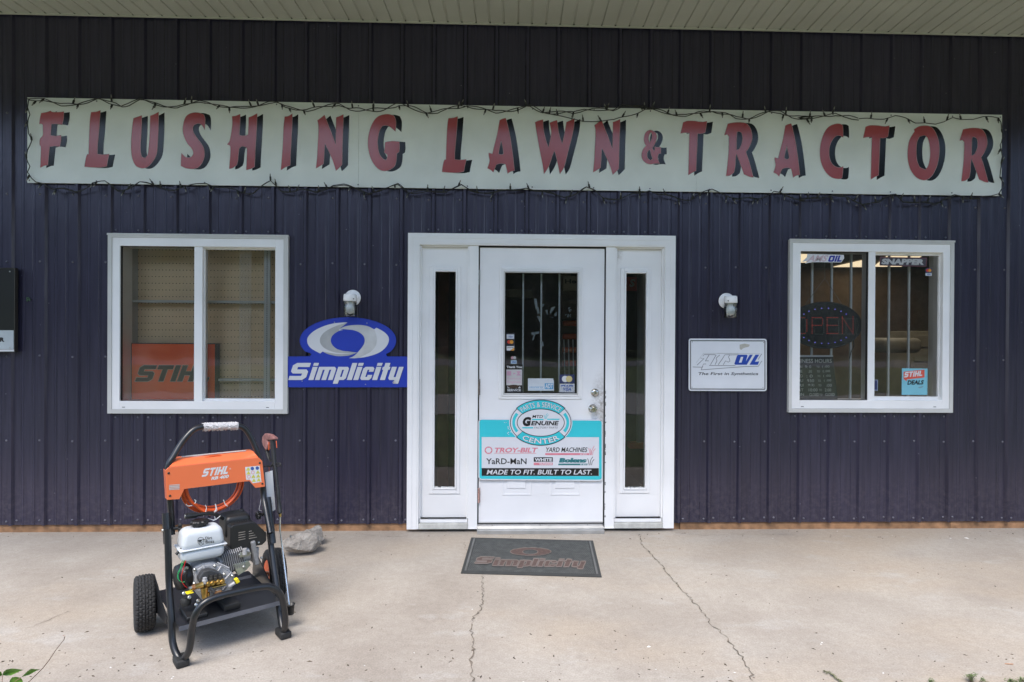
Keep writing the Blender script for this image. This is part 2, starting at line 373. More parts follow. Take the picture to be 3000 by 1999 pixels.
GLASS_LEFT = hazy_dusty_glass('hazy_dusty_glass', .045, 3); GLASS_RIGHT = hazy_dusty_glass('lightly_hazy_dusty_glass', .03, 9)
NAVY = wall_material(); CONC = concrete_material(); GLASS = hazy_dusty_glass('door_glass', .014, 5)
WHITE = mat('white_vinyl', (.87, .87, .87), .4, var=.05, vscale=2.5, bump=.05, bscale=9)
TRIMG = mat('pale_grey_trim', (.60, .60, .58), .4, var=.06, vscale=3)
SOFF = mat('beige_soffit_metal', (.54, .54, .48), .5, var=.06, vscale=2.0)
SOFFD = mat('soffit_vent_shadow', (.05, .045, .035), .8)
WOOD = mat('treated_timber', (.40, .22, .11), .7, var=.28, vscale=14, bump=.3, bscale=50)
BLACK = mat('black_print', (.012, .012, .014), .35)
RUBBER = mat('door_seal_rubber', (.02, .02, .02), .7)
STEELD = mat('zinc_screw', (.20, .20, .24), .5, metal=.6)
ALU = mat('aluminium_sill', (.50, .50, .49), .45, metal=.6, var=.1, vscale=12)
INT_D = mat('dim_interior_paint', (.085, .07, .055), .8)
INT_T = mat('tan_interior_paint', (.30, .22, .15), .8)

# ------------------------------------------------------------------ the setting
SLAB_F = -2.22
mb = MB(); mb.box((-9, SLAB_F, -.12), (12, .02, 0))
slab = tag(mb.build('concrete_walkway', CONC), kind='structure')
dirt = mat('gritty_soil', (.26, .22, .18), .95, var=.3, vscale=20, bump=.6, bscale=80, col2=(.14, .13, .09))
mb = MB(); mb.add([(-300, -400, -.06), (300, -400, -.06), (300, 300, -.06), (-300, 300, -.06)], [(0, 1, 2, 3)])
tag(mb.build('ground', mat('rough_lawn', (.10, .14, .035), .9, var=.35, vscale=3, bump=.5, bscale=40)), kind='structure')
mb = MB(); mb.add([(-300, -12, -.052), (300, -12, -.052), (300, -7.5, -.052), (-300, -7.5, -.052)], [(0, 1, 2, 3)])
tag(mb.build('gravel_drive', mat('pale_gravel', (.36, .34, .30), .95, var=.2, vscale=30, bump=.6, bscale=70)), kind='structure')
mb = MB(); mb.add([(-300, -38, -.048), (300, -38, -.048), (300, -28, -.048), (-300, -28, -.048)], [(0, 1, 2, 3)])
tag(mb.build('road', mat('road_asphalt', (.17, .165, .17), .9, var=.15, vscale=4)), kind='structure')

# cracks in the slab: narrow dirt filled gaps, irregular in width
CRK = mat('crack_dirt', (.23, .19, .15), .95, var=.4, vscale=30)
def crack(pts, wd, seed):
    r_ = random.Random(seed); P = []
    for (a, b) in zip(pts[:-1], pts[1:]):
        A, B = G(*a), G(*b); k = max(2, int((B-A).length/.018))
        for i in range(k):
            t = i/k; q = A.lerp(B, t); j = .010
            P.append(q+Vector((r_.uniform(-j, j), r_.uniform(-j, j)*.6, 0)))
    P.append(G(*pts[-1])); mb = MB(); vs = []
    for i, p in enumerate(P):
        t = (P[min(i+1, len(P)-1)]-P[max(i-1, 0)]).normalized(); nrm = Vector((-t.y, t.x, 0))
        w_ = wd*.62*(r_.uniform(.15, 1.5) if r_.random() < .93 else 2.4); vs += [p+nrm*w_+Vector((0, 0, .003)), p-nrm*w_+Vector((0, 0, .003))]
    fs = [(2*i, 2*i+1, 2*i+3, 2*i+2) for i in range(len(P)-1)]
    mb.add(vs, fs); o = mb.build('crack', CRK, slab); return o
crack([(1414, 1690), (1412, 1718), (1418, 1745), (1405, 1790), (1386, 1812), (1380, 1850), (1386, 1890), (1380, 1935), (1386, 1998)], .0038, 1)
crack([(1872, 1567), (1880, 1595), (1897, 1615), (1935, 1655), (1960, 1690), (1985, 1712), (2010, 1740), (2050, 1785), (2085, 1830), (2130, 1870), (2165, 1915), (2195, 1965), (2208, 1999)], .0036, 2)
crack([(76, 1842), (98, 1838), (125, 1825), (150, 1812), (200, 1793)], .0018, 3)
crack([(1362, 1590), (1360, 1602), (1368, 1614)], .002, 4)
crack([(400, 1603), (430, 1590), (455, 1583)], .0015, 5)
crack([(1040, 1565), (1100, 1572), (1170, 1574), (1196, 1570)], .002, 6)
crack([(1980, 1562), (2060, 1570), (2140, 1566), (2330, 1568)], .002, 7)
# small litter on the slab: chips, grit, twigs
mb = MB(); r_ = random.Random(5)
for i in range(420):
    px, py = r_.uniform(-80, 3100), r_.uniform(1565, 2010)
    if r_.random() < .35: py = r_.uniform(1900, 2010)
    elif r_.random() < .4: py = r_.uniform(1553, 1580)
    q = G(px, py); s_ = r_.uniform(.0014, .0042)*(1.0 if r_.random() < .9 else 1.5)
    a = r_.uniform(0, 6.3); el = r_.uniform(1, 3.2)
    ux = Vector((math.cos(a), math.sin(a), 0))*s_*el; uy = Vector((-math.sin(a), math.cos(a), 0))*s_
    k = 0 if r_.random() < .93 else 1
    mb.add([q-ux, q-uy, q+ux, q+uy, q+Vector((0, 0, s_*.9))], [(0, 1, 4), (1, 2, 4), (2, 3, 4), (3, 0, 4)], k)
tag(mb.build('grit', [mat('dark_grit', (.13, .10, .07), .9, var=.4, vscale=80), mat('white_chip', (.75, .73, .7), .8)]), 'scattered grit, bark chips and pale crumbs on the concrete', 'debris', kind='stuff')

# ------------------------------------------------------------------ the building
B = thing('shop_building', 'navy ribbed steel shop building with white door and windows under a deep eave', 'building')
def RX(x0, y0, x1, y1, Y=0.):
    a = W(x0, y0, Y); b = W(x1, y0, Y); c = W(x1, y1, Y); d = W(x0, y1, Y)
    return (a.x+d.x)/2, (c.z+d.z)/2, (b.x+c.x)/2, (a.z+b.z)/2       # x0,z0,x1,z1
LW = RX(322, 689.6, 847, 1211); RW = RX(2307, 706, 2786, 1208); DW = RX(1195, 689, 1973, 1553)
OPEN = [(LW[0]+.02, LW[2]-.02, LW[1]+.02, LW[3]-.02), (RW[0]+.02, RW[2]-.02, RW[1]+.02, RW[3]-.02), (DW[0]+.02, DW[2]-.02, -1, DW[3]-.02)]
ZB, ZT, DEEP = .056, 3.72, 2.1
def rib(n):
    if n <= 0: return -.426 + n*.2306
    return -.426 + n*.2271
prof = []
for n in range(-17, 41):
    c = rib(n); w_ = rib(n+1)-c
    prof += [(c-.020, 0), (c-.009, -.019), (c+.009, -.019), (c+.020, 0)]
    for k in (1, 2):
        q = c+w_*k/3; prof += [(q-.011, 0), (q-.006, -.0035), (q+.006, -.0035), (q+.011, 0)]
prof.sort()
def py_at(x):
    for (a, b), (c, d) in zip(prof[:-1], prof[1:]):
        if a <= x <= c: return b+(d-b)*(x-a)/(c-a+1e-9)
    return 0
r_ = random.Random(3)
for n0 in range(-16, 40, 4):
    xa, xb = rib(n0), rib(n0+4)
    xs = sorted([p for p in prof if xa < p[0] < xb] + [(xa, -.019), (xb, -.019)] + [(x, py_at(x)) for o in OPEN for x in o[:2] if xa < x < xb])
    mb = MB(); cells = []
    for (x0, y0), (x1, y1) in zip(xs[:-1], xs[1:]):
        if x1-x0 < 1e-6: continue
        mid = (x0+x1)/2; zr = [(ZB, ZT)]
        for o in OPEN:
            if o[0] < mid < o[1]: zr = [(ZB, o[2]), (o[3], ZT)] if o[2] > ZB else [(o[3], ZT)]
        cells.append((len(zr), [[(x0, y0, za), (x1, y1, za), (x1, y1, zb), (x0, y0, zb)] for za, zb in zr]))
    if all(c[0] == 2 for c in cells):      # a sheet cut in two by the opening
        for h in (0, 1):
            mb = MB(); [mb.add(c[1][h], [(0, 1, 2, 3)]) for c in cells]; mb.build('wall_panel', NAVY, B)
    else:
        [mb.add(q, [(0, 1, 2, 3)]) for c in cells for q in c[1]]; mb.build('wall_panel', NAVY, B)
# roofing screws
mb = MB()
for n in range(-16, 24):
    c = rib(n)
    rows = [(.085, (-.036, .036)), (.66, (-.036,)), (1.265, (-.036,)), (1.945, (-.036,)), (2.42, (-.036,)), (3.0, (-.036,))]
    for z, dxs in rows:
        for dx in dxs:
            x = c+dx; z2 = z+r_.uniform(-.006, .006)
            if any(o[0]-.03 < x < o[1]+.03 and o[2]-.03 < z2 < o[3]+.03 for o in OPEN): continue
            mb.lathe((x, 0, z2), (0, -1, 0), [(0, .008), (.002, .008), (.002, .0048), (.0055, .0045), (.0065, .002)], 6)
    for o in (OPEN[0], OPEN[1], OPEN[2]):
        for dx in (-.036, .036):
            x = c+dx
            if o[0] < x < o[1]:
                mb.lathe((x, 0, o[3]+.05), (0, -1, 0), [(0, .008), (.002, .008), (.0055, .0045)], 6)
                if o[2] > 0: mb.lathe((x, 0, o[2]-.05), (0, -1, 0), [(0, .008), (.002, .008), (.0055, .0045)], 6)
tag(mb.build('screws', STEELD, B), kind='stuff')
# timber sole plate under the steel
for x0, x1 in ((-4.6, -2.1), (-2.095, W(1193, 1550).x), (DW[2]+.06, W(2786, 1550).x), (W(2786, 1550).x+.004, 8.6)):
    MB().box((x0, .012, 0), (x1, .07, .075)).build('sill_board', WOOD, B)
for x0, x1 in ((W(1193, 1550).x+.003, DW[0]+.3), (DW[2]-.3, DW[2]+.057)):
    MB().box((x0, .02, 0), (x1, .07, .045)).build('sill_board', WOOD, B)
# inner wall, room and roof (closed so that light enters only by the openings)
def wall_cells(mb, y0, y1, x0, x1, z0, z1, op):
    xs = sorted({x0, x1, *[o[0] for o in op], *[o[1] for o in op]})
    for a, b in zip(xs[:-1], xs[1:]):
        m_ = (a+b)/2; zr = [(z0, z1)]
        for o in op:
            if o[0] < m_ < o[1]: zr = ([(z0, o[2])] if o[2] > z0 else []) + [(o[3], z1)]
        for za, zb in zr: mb.box((a, y0, za), (b, y1, zb))
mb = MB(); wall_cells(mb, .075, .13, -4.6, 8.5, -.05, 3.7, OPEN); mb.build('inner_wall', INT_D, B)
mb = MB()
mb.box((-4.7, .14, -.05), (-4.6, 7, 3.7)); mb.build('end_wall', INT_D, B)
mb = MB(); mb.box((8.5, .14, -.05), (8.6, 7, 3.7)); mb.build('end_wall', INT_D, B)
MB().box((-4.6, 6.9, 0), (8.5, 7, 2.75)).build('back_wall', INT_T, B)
MB().box((-4.6, .13, -.04), (8.5, 6.9, .01)).build('shop_floor', mat('shop_floor_paint', (.10, .09, .08), .5), B)
MB().box((-4.6, .13, 2.75), (8.5, 7, 2.85)).build('shop_ceiling', mat('shop_ceiling_paint', (.10, .085, .07), .8), B)
SH = .0383
def sx(x, y): return x + SH*y
# soffit: ribbed metal strips running out from the wall
GW = .1016
xs0 = -5.6; k = 0
while xs0 < 8.7:
    mb = MB(); z0 = 3.70; pr = []
    for j in range(3):
        a = xs0 + j*GW; last = (j == 2)
        gw = .0045 if last else .009
        pr += [(a+.0002, 0), (a+GW-2*gw-.002, 0), (a+GW-gw*1.5-.001, .009), (a+GW-gw*.5-.001, .009)]
    pr.append((xs0+3*GW-.0002, 0))
    vs = []
    for (x, dz) in pr: vs += [(sx(x, -.02), -.02, z0+dz), (sx(x, -DEEP), -DEEP, z0+dz)]
    fs = [(2*i, 2*i+1, 2*i+3, 2*i+2) for i in range(len(pr)-1)]
    mb.add(vs, fs); mb.build('soffit_panel', SOFF, B)
    xs0 += 3*GW
mb = MB()
x = -5.6+GW
while x < 8.7:
    mb.add([(x-.016, -.030, 3.6985), (x-.002, -.030, 3.6985), (x-.009, -.055, 3.6985)], [(0, 1, 2)]); x += GW
tag(mb.build('vent_notches', SOFFD, B), kind='stuff')
MB().box((-5.6, -.030, 3.69), (8.9, -.0195, 3.7095)).build('soffit_channel', SOFF, B)
MB().box((-5.7, -DEEP-.03, 3.62), (8.9, -DEEP, 3.86)).build('fascia', TRIMG, B)
mb = MB(); mb.add([(-5.7, -DEEP-.05, 3.87), (8.9, -DEEP-.05, 3.87), (8.9, 7.2, 6.3), (-5.7, 7.2, 6.3), (-5.7, -DEEP-.05, 3.91), (8.9, -DEEP-.05, 3.91), (8.9, 7.2, 6.34), (-5.7, 7.2, 6.34)],
                  [(0, 1, 2, 3), (7, 6, 5, 4), (0, 4, 5, 1), (1, 5, 6, 2), (2, 6, 7, 3), (3, 7, 4, 0)])
mb.build('roof', mat('roof_steel', (.2, .2, .2), .5), B)
MB().box((-4.7, 7.0, -.05), (8.6, 7.1, 6.2)).build('rear_wall', NAVY, B)

def frame4(mb, r, wl, wr, wt, wb, y0, y1):
    x0, z0, x1, z1 = r
    mb.box((x0, y0, z0), (x0+wl, y1, z1)); mb.box((x1-wr, y0, z0), (x1, y1, z1))
    mb.box((x0+wl, y0, z1-wt), (x1-wr, y1, z1)); mb.box((x0+wl, y0, z0), (x1-wr, y1, z0+wb))
def between(outer, inner):   # widths l r t b
    return inner[0]-outer[0], outer[2]-inner[2], outer[3]-inner[3], inner[1]-outer[1]
def window(outer, frame, gl, gr, bars, name='window', GLASS=None):
    o = outer; f = frame
    mb = MB(); frame4(mb, o, *between(o, f), -.030, .001)
    mb.box((o[0]-.004, -.034, o[3]-.010), (o[2]+.004, -.0305, o[3]+.004))
    w = mb.build(name, TRIMG, B, bevel=.0015)
    mb = MB(); frame4(mb, f, gl[0]-f[0], f[2]-gr[2], f[3]-gl[3], gl[1]-f[1], -.024, .135)  # depth stretched inward as a white reveal, added to bounce daylight
    mb.box((gl[2], -.018, f[1]+gl[1]-f[1]), (gr[0], .07, gl[3])); mb.build('frame', WHITE, w, bevel=.002)
    mb = MB(); s_ = .010; frame4(mb, (gr[0], gl[1], gr[2], gl[3]), .004, .005, max(gl[3]-gr[3], .006), max(gr[1]-gl[1], .006), .012, .05); mb.build('sash', WHITE, w, bevel=.001)
    mb = MB(); q = (gl[0], gl[1], gl[2], gl[3]); frame4(mb, q, .0035, .0035, .0035, .0035, -.012, .008); mb.build('glazing_seal', RUBBER, w)
    mb = MB(); mb.add([(gl[0], .002, gl[1]), (gl[2], .002, gl[1]), (gl[2], .002, gl[3]), (gl[0], .002, gl[3])], [(0, 1, 2, 3)]); mb.build('pane', GLASS, w)
    mb = MB(); mb.add([(gr[0], .03, gr[1]), (gr[2], .03, gr[1]), (gr[2], .03, gr[3]), (gr[0], .03, gr[3])], [(0, 1, 2, 3)]); mb.build('pane', GLASS, w)
    for bx in bars:
        MB().box((bx-.007, .115, f[1]-.03), (bx+.007, .129, f[3]+.03)).build('bar', mat('white_security_bar', (.72, .75, .76), .5, var=.1), w)
    for px in (.06, .9):
        mb = MB(); xx = f[0]+(f[2]-f[0])*px; mb.box((xx, -.0255, f[1]+.012), (xx+.02, -.0235, f[1]+.016)); mb.build('weep_slot', BLACK, w)
    return w
c7 = crop(300, 660, 2.703); c8 = crop(2250, 680, 2.8)
def rc(fn, x0, y0, x1, y1, Y=0.): return RX(*fn(x0, y0), *fn(x1, y1), Y)
window(LW, rc(c7, 92, 108, 1442, 1455), rc(c7, 152, 170, 735, 1391), rc(c7, 800, 192, 1376, 1375), [], 'window', GLASS_LEFT)
window(RW, rc(c8, 185, 100, 1472, 1446), rc(c8, 252, 163, 810, 1378), rc(c8, 866, 190, 1416, 1352), [W(x, 900, .12).x for x in (2378.6, 2436, 2493, 2604, 2662.5)], 'window', GLASS_RIGHT)

# ---- entrance: casing, two side lights, door
d1 = crop(1180, 680, 2.8)
mb = MB(); o = DW
ZF = W(1210, 1553, -.03).z
inn = RX(1229, 722, 1942, 1553)
for y0, a in ((-.030, 0), (-.036, .012), (-.030, .045)):
    pass
frame4(mb, (o[0], max(ZF, .022), o[2], o[3]), inn[0]-o[0], o[2]-inn[2], o[3]-inn[3], 0.0001, -.032, .06)
mb2 = MB(); frame4(mb2, (o[0]+.022, max(ZF, .022)+.002, o[2]-.022, o[3]-.022), .014, .014, .014, 0.0001, -.036, -.0322)
ent = mb.build('door_frame', WHITE, B, bevel=.003)
mb2.build('moulding', WHITE, ent, bevel=.0015)
mb2 = MB(); frame4(mb2, (o[0]+.062, max(ZF, .022)+.002, o[2]-.062, o[3]-.062), .010, .010, .010, 0.0001, -.036, -.0322); mb2.build('moulding', WHITE, ent, bevel=.0015)
p1a, p1b = W(1374, 1000).x, W(1401, 1000).x; p2a, p2b = W(1773.6, 1000).x, W(1801, 1000).x
for a, b in ((p1a, p1b), (p2a, p2b)): MB().box((a, -.018, .02), (b, .06, inn[3])).build('post', WHITE, ent, bevel=.003)
# flaking paint on the latch side post
mb = MB(); r_ = random.Random(8); z = .1
while z < 1.06:
    h = r_.uniform(.006, .05); w_ = r_.uniform(.002, .008)
    pts = [(p2a-.001+w_*r_.uniform(.1, 1.2) if i % 2 else p2a-.0005+w_, z+h*i/5) for i in range(6)]
    loop = [(p2a-.001, z)] + pts + [(p2a-.001, z+h)]
    mb.add([(x, -.0186, zz) for x, zz in loop], [tuple(range(len(loop)))])
    z += h + r_.uniform(.004, .07)*(2.0 if z < .4 else 1)
mb.build('bare_patches', mat('exposed_dark_wood', (.07, .06, .06), .8), ent)
def mould(mb, outer, inner, y0, y1):
    frame4(mb, outer, *between(outer, inner), y0, y1)
def grow(r, k): return (r[0]-k, r[1]-k, r[2]+k, r[3]+k)
STAIN_S = white_dirty('side_light_white', (.86, .86, .86), (W(1806, 745).x, W(1806, 745).z), (.06, .08))
def side_light(x0, x1, gl, mo, gcol):
    Y = .02; g = RX(*gl, Y-.012); mo_ = RX(*mo, Y-.012)
    mb = MB(); pr = (x0, .095, x1, inn[3]-.012); frame4(mb, pr, *between(pr, g), Y, Y+.04)
    s = mb.build('side_light', gcol, ent)
    mb = MB(); mould(mb, mo_, grow(g, .012), Y-.008, Y-.0005); mb.build('moulding', WHITE, s, bevel=.003)
    mb = MB(); mould(mb, grow(g, .0115), g, Y-.014, Y-.0005); mb.build('moulding', WHITE, s, bevel=.003)
    mb = MB(); mb.add([(g[0], Y+.01, g[1]), (g[2], Y+.01, g[1]), (g[2], Y+.01, g[3]), (g[0], Y+.01, g[3])], [(0, 1, 2, 3)]); mb.build('pane', GLASS, s)
    mb = MB(); r2 = random.Random(int(x0*100)+50); n = 12
    for k in range(n):  # ragged old sealant on the bottom edge
        a = g[0]+(g[2]-g[0])*k/n; b = g[0]+(g[2]-g[0])*(k+1)/n
        mb.box((a, Y-.004, g[1]), (b, Y+.002, g[1]+r2.uniform(.002, .011)))
    mb.build('sealant', TRIMG, s)
    MB().box((x0+.004, -.004, .062), (x1-.004, Y-.001, .092)).build('sill', WHITE, s, bevel=.002)
    MB().box((x0, -.028, .022), (x1, Y+.01, .0595)).build('sill', mat('weathered_sill', (.58, .58, .54), .6, var=.15, vscale=20), s, bevel=.003)
    mb = MB(); frame4(mb, (x0, .0935, x1, inn[3]), .012, .012, .011, .0, -.010, Y-.001); mb.build('stop_bead', WHITE, s, bevel=.002)
# side lights are parts of the building
ent_real = ent
def as_part(fn, *a):
    global ent
    ent = B; fn(*a); ent = ent_real
as_part(side_light, inn[0], p1a, (1273.6, 796, 1333.6, 1430), (1258, 781, 1348, 1448), WHITE)
as_part(side_light, p2b, inn[2], (1833, 801, 1892, 1431), (1817, 786, 1906, 1446), STAIN_S)

YD = .006
kb = W(1742, 1200, YD)
DOORW = white_dirty('door_white', (.86, .86, .87), (W(1762, 1190).x, W(1762, 1190).z), (.085, .30))
dr = RX(1404, 727.5, 1768.5, 1543, YD); g = RX(1479, 799.6, 1691.4, 1153, YD-.014); mo = RX(1462, 783, 1707, 1170, YD-.01)
mb = MB(); frame4(mb, dr, *between(dr, g), YD, YD+.045)
door = mb.build('door', DOORW, B)
mb = MB(); mould(mb, mo, grow(g, .022), YD-.008, YD-.0005); mb.build('moulding', WHITE, door, bevel=.003)
mb = MB(); mould(mb, grow(g, .0215), grow(g, .010), YD-.014, YD-.0005); mb.build('moulding', WHITE, door, bevel=.003)
mb = MB(); mould(mb, grow(g, .0095), g, YD-.017, YD-.0005); mb.build('moulding', TRIMG, door, bevel=.003)
mb = MB(); frame4(mb, grow(g, -.0005), .003, .004, .003, .006, YD-.008, YD+.01); mb.build('glazing_seal', RUBBER, door)
mb = MB(); mb.add([(g[0], YD+.015, g[1]), (g[2], YD+.015, g[1]), (g[2], YD+.015, g[3]), (g[0], YD+.015, g[3])], [(0, 1, 2, 3)]); mb.build('pane', GLASS, door)
# lower embossed panels peeping out below the poster board
for x0, x1 in ((1471, 1557), (1613, 1700)):
    a = RX(x0, 1300, x1, 1451, YD)
    mb = MB(); frame4(mb, a, .010, .010, .010, .010, YD-.004, YD-.0004); mb.build('embossed_panel', DOORW, door, bevel=.002)
    a = RX(x0+14, 1320, x1-17, 1431, YD); MB().box((a[0], YD-.006, a[1]), (a[2], YD-.0004, a[3])).build('embossed_panel', DOORW, door, bevel=.004)
MB().box((dr[0]+.004, YD-.004, dr[1]+.002), (dr[2]-.004, YD-.0005, dr[1]+.038)).build('bottom_sweep', TRIMG, door, bevel=.001)
# locks
CHR = mat('worn_chrome', (.62, .61, .58), .22, metal=1., var=.1, vscale=60)
q = W(1742.5, 1150.5, YD)
mb = MB(); mb.lathe((q.x, YD, q.z), (0, -1, 0), [(0, .031), (.004, .031), (.014, .027), (.018, .016), (.019, .014), (.023, .013)], 24); o_ = mb.build('deadbolt', CHR, door)
MB().box((q.x-.0015, YD-.0245, q.z-.005), (q.x+.0015, YD-.0231, q.z+.005)).build('keyhole', BLACK, o_)
q = W(1739, 1199, YD-.04)
mb = MB(); mb.lathe((q.x, YD, q.z), (0, -1, 0), [(0, .033), (.004, .032), (.010, .020), (.022, .014), (.030, .016), (.038, .026), (.050, .0285), (.058, .026), (.0615, .020)], 26); o_ = mb.build('door_knob', CHR, door)
mb = MB(); mb.lathe((q.x, YD-.0615, q.z), (0, -1, 0), [(0, .012), (.003, .0115)], 16); mb.box((q.x-.0012, YD-.0655, q.z-.005), (q.x+.0012, YD-.0646, q.z+.005), 1); mb.build('lock_face', [mat('brass_face', (.55, .5, .36), .3, metal=1), BLACK], o_)
for ya, yb, m_ in ((791, 834, ALU), (1111, 1158, mat('rust_hinge', (.30, .24, .20), .6, metal=.4, var=.4, vscale=90)), (1430, 1474, mat('pink_primer_hinge', (.62, .36, .30), .6, var=.3, vscale=90))):
    a = W(1402, ya, -.01); b = W(1402, yb, -.01); mb = MB(); n = 5
    for i in range(n):
        z0 = b.z+(a.z-b.z)*i/n; z1 = b.z+(a.z-b.z)*(i+1)/n-.0015
        mb.cyl((a.x+.001, -.012, z0), (a.x+.001, -.012, z1), .0065 if i % 2 else .0058, 10)
    mb.box((a.x+.008, YD-.002, b.z), (a.x+.012, YD-.0004, a.z)); mb.build('hinge', m_, door)
# threshold
a = W(1397, 1545, -.06).x; b = W(1769, 1545, -.06).x
mb = MB(); mb.box((a, -.085, .0), (b, .05, .028)); mb.prism([(a, -.050, .0282), (a, .05, .0282), (a, .05, .050), (a, -.02, .050), (a, -.035, .045)], (b-a, 0, 0)); th = mb.build('threshold', ALU, B, bevel=.002)
for t in (.12, .5, .875):
    xx = a+(b-a)*t; MB().lathe((xx, -.030, .0505), (0, 0, 1), [(0, .0045), (.001, .004)], 8).build('screw_head', BLACK, th)
mb = MB(); frame4(mb, (p1b, .05, p2a, inn[3]), .0045, .0045, .0045, .0, -.001, .052); mb.build('weather_strip', RUBBER, B)
MB().box((p1b+.002, .0, .0502), (p2a-.002, .052, .0575)).build('weather_strip', RUBBER, B)
for bx in (1532, 1585, 1638):
    x = W(bx, 1000, .12).x; MB().box((x-.006, .115, g[1]-.05), (x+.006, .127, g[3]+.05)).build('bar', mat('white_security_bar', (.72, .75, .76), .5, var=.1), door)

# ------------------------------------------------------------------ the long name board
cA = crop(0, 200, 2.941); cB = crop(750, 200, 2.477); cC = crop(1600, 200, 2.941); cD = crop(2300, 280, 3.361)
def gloss(name, col, rough=.14, spec=.5, coat=.0):
    return mat(name, col, rough, spec=spec, var=.05, vscale=3, bump=.03, bscale=2.0, coat=coat)
BOARDW = mat('board_white_enamel', (.82, .86, .84), .4, var=.05, vscale=4)
RED = gloss('red_vinyl_letter', (.40, .062, .062), .16, .6, .15); RIM = mat('letter_rim', (.45, .30, .30), .4)
INK = gloss('black_vinyl_shadow', (.005, .005, .006), .12, .35, .0)
YS = -.026
sb = thing('name_board', 'long white name board with big red letters and black drop shadows', 'sign', (0, YS, 2.8))
TL, TR_, BR, BL = W(80, 285, YS), W(2938, 337.5, YS), W(2932, 575, YS), W(80, 535, YS)
bz0, bz1 = (BL.z+BR.z)/2, (TL.z+TR_.z)/2; bx0, bx1 = TL.x, (TR_.x+BR.x)/2
# lens bow of the photograph is not geometry; the board is straight
xs_ = [bx0, W(1050.8, 400, YS).x, W(2041.5, 400, YS).x, bx1]
for a, b in zip(xs_[:-1], xs_[1:]):
    MB().box((a+.0006, YS, bz0), (b-.0006, -.0195, bz1)).build('board', BOARDW, sb, bevel=.0006)
G_ = {}
def tr(fn, s): return [fn(*p) for p in s]
def T_(s): return [tuple(float(v) for v in q.split(',')) for q in s.split()]
G_['F'] = [tr(cA, T_('355,388 400,380 437,368 450,378 500,380 550,374 548,430 535,488 490,482 445,482 440,530 437,580 480,584 526,577 527,620 515,677 470,672 428,680 422,740 412,835 385,840 347,857 350,780 352,680 342,662 345,610 368,580 370,530 368,488 355,480 338,480 345,430'))]
G_['L'] = [tr(cA, T_('785,380 830,376 866,363 860,450 852,560 842,660 840,740 880,745 942,740 930,790 920,846 870,856 800,856 728,850 733,810 742,765 752,742 763,742 766,640 772,500 778,420'))]
G_['U'] = [tr(cA, T_('1150,432 1185,420 1222,407 1220,520 1213,640 1212,720 1222,762 1240,773 1258,765 1275,735 1285,640 1292,520 1294,410 1325,400 1367,377 1366,500 1360,640 1350,740 1320,800 1280,845 1240,862 1200,858 1165,835 1140,780 1130,700 1132,600 1140,500'))]
G_['S'] = [tr(cA, T_('1764,533 1752,510 1735,488 1718,478 1695,480 1672,490 1662,515 1668,550 1690,590 1725,635 1748,670 1760,710 1762,760 1745,810 1715,850 1675,867 1640,868 1600,862 1558,842 1560,790 1563,732 1590,760 1615,770 1640,770 1660,750 1665,725 1650,690 1615,650 1590,600 1576,550 1578,490 1595,430 1625,398 1670,383 1715,385 1755,400 1766,430 1767,480'))]
G_['H'] = [tr(cA, T_('2000,415 2030,412 2070,395 2068,480 2063,575 2085,582 2120,580 2138,572 2140,500 2143,425 2170,415 2216,390 2213,500 2205,640 2198,760 2194,850 2160,868 2122,878 2125,800 2128,700 2118,682 2100,675 2080,675 2063,690 2055,740 2050,800 2040,835 2005,860 1975,868 1980,800 1985,740 1985,680 1975,665 1957,657 1975,635 1985,600 1995,540 2002,480'))]
G_['I'] = [tr(cB, T_('208,352 235,348 264,330 262,430 255,560 248,705 215,718 180,740 187,660 195,550 200,430'))]
G_['N'] = [tr(cB, T_('446,380 470,362 497,340 520,400 550,475 578,555 580,470 582,358 605,350 635,336 632,440 628,560 625,700 605,722 580,745 560,680 530,610 500,548 496,620 490,695 465,710 435,728 443,650 448,560 453,470 452,410'))]
G_['G'] = [tr(cB, T_('1012,460 990,440 965,422 940,416 915,422 895,460 884,520 886,580 900,630 925,660 945,666 952,650 952,628 930,612 935,570 937,538 985,530 1040,533 1042,575 1038,608 1022,620 1020,660 1010,705 985,730 950,745 915,745 880,725 845,680 822,620 812,550 820,470 845,400 880,355 925,337 965,335 1000,345 1014,375 1016,410'))]
G_['A'] = [tr(cB, T_('1768,378 1790,368 1812,362 1825,410 1845,500 1860,600 1870,680 1876,745 1850,750 1825,765 1820,735 1812,700 1795,693 1770,693 1745,700 1735,722 1722,757 1705,740 1680,727 1690,695 1695,670 1690,640 1688,615 1715,622 1730,560 1750,480')), tr(cB, T_('1779,527 1770,570 1760,622 1780,628 1797,622 1790,580'))]
G_['W'] = [tr(cB, T_('2025,393 2050,382 2083,373 2085,430 2098,500 2122,575 2135,520 2143,470 2138,430 2130,397 2160,385 2185,378 2190,420 2200,480 2222,552 2240,470 2253,392 2280,380 2312,364 2305,440 2285,530 2262,620 2235,720 2205,768 2195,720 2180,650 2165,600 2150,640 2130,700 2112,735 2090,768 2080,700 2060,600 2040,490'))]
G_['&'] = [tr(cC, T_('905,535 880,538 855,560 843,600 846,640 862,668 845,685 828,715 822,755 835,795 865,820 900,828 940,822 965,822 980,826 965,790 962,765 970,738 988,737 988,680 960,682 935,678 937,700 930,715 915,690 935,655 950,620 953,580 935,550')), tr(cC, T_('903,552 888,575 883,610 890,640 900,630 912,600 912,570')), tr(cC, T_('893,700 875,720 870,750 880,780 900,795 918,780 905,745'))]
G_['T'] = [tr(cC, T_('1180,468 1220,455 1290,457 1340,465 1386,457 1380,505 1372,553 1335,566 1306,562 1300,700 1292,885 1260,900 1225,922 1228,800 1232,650 1235,560 1200,556 1158,563 1170,515'))]
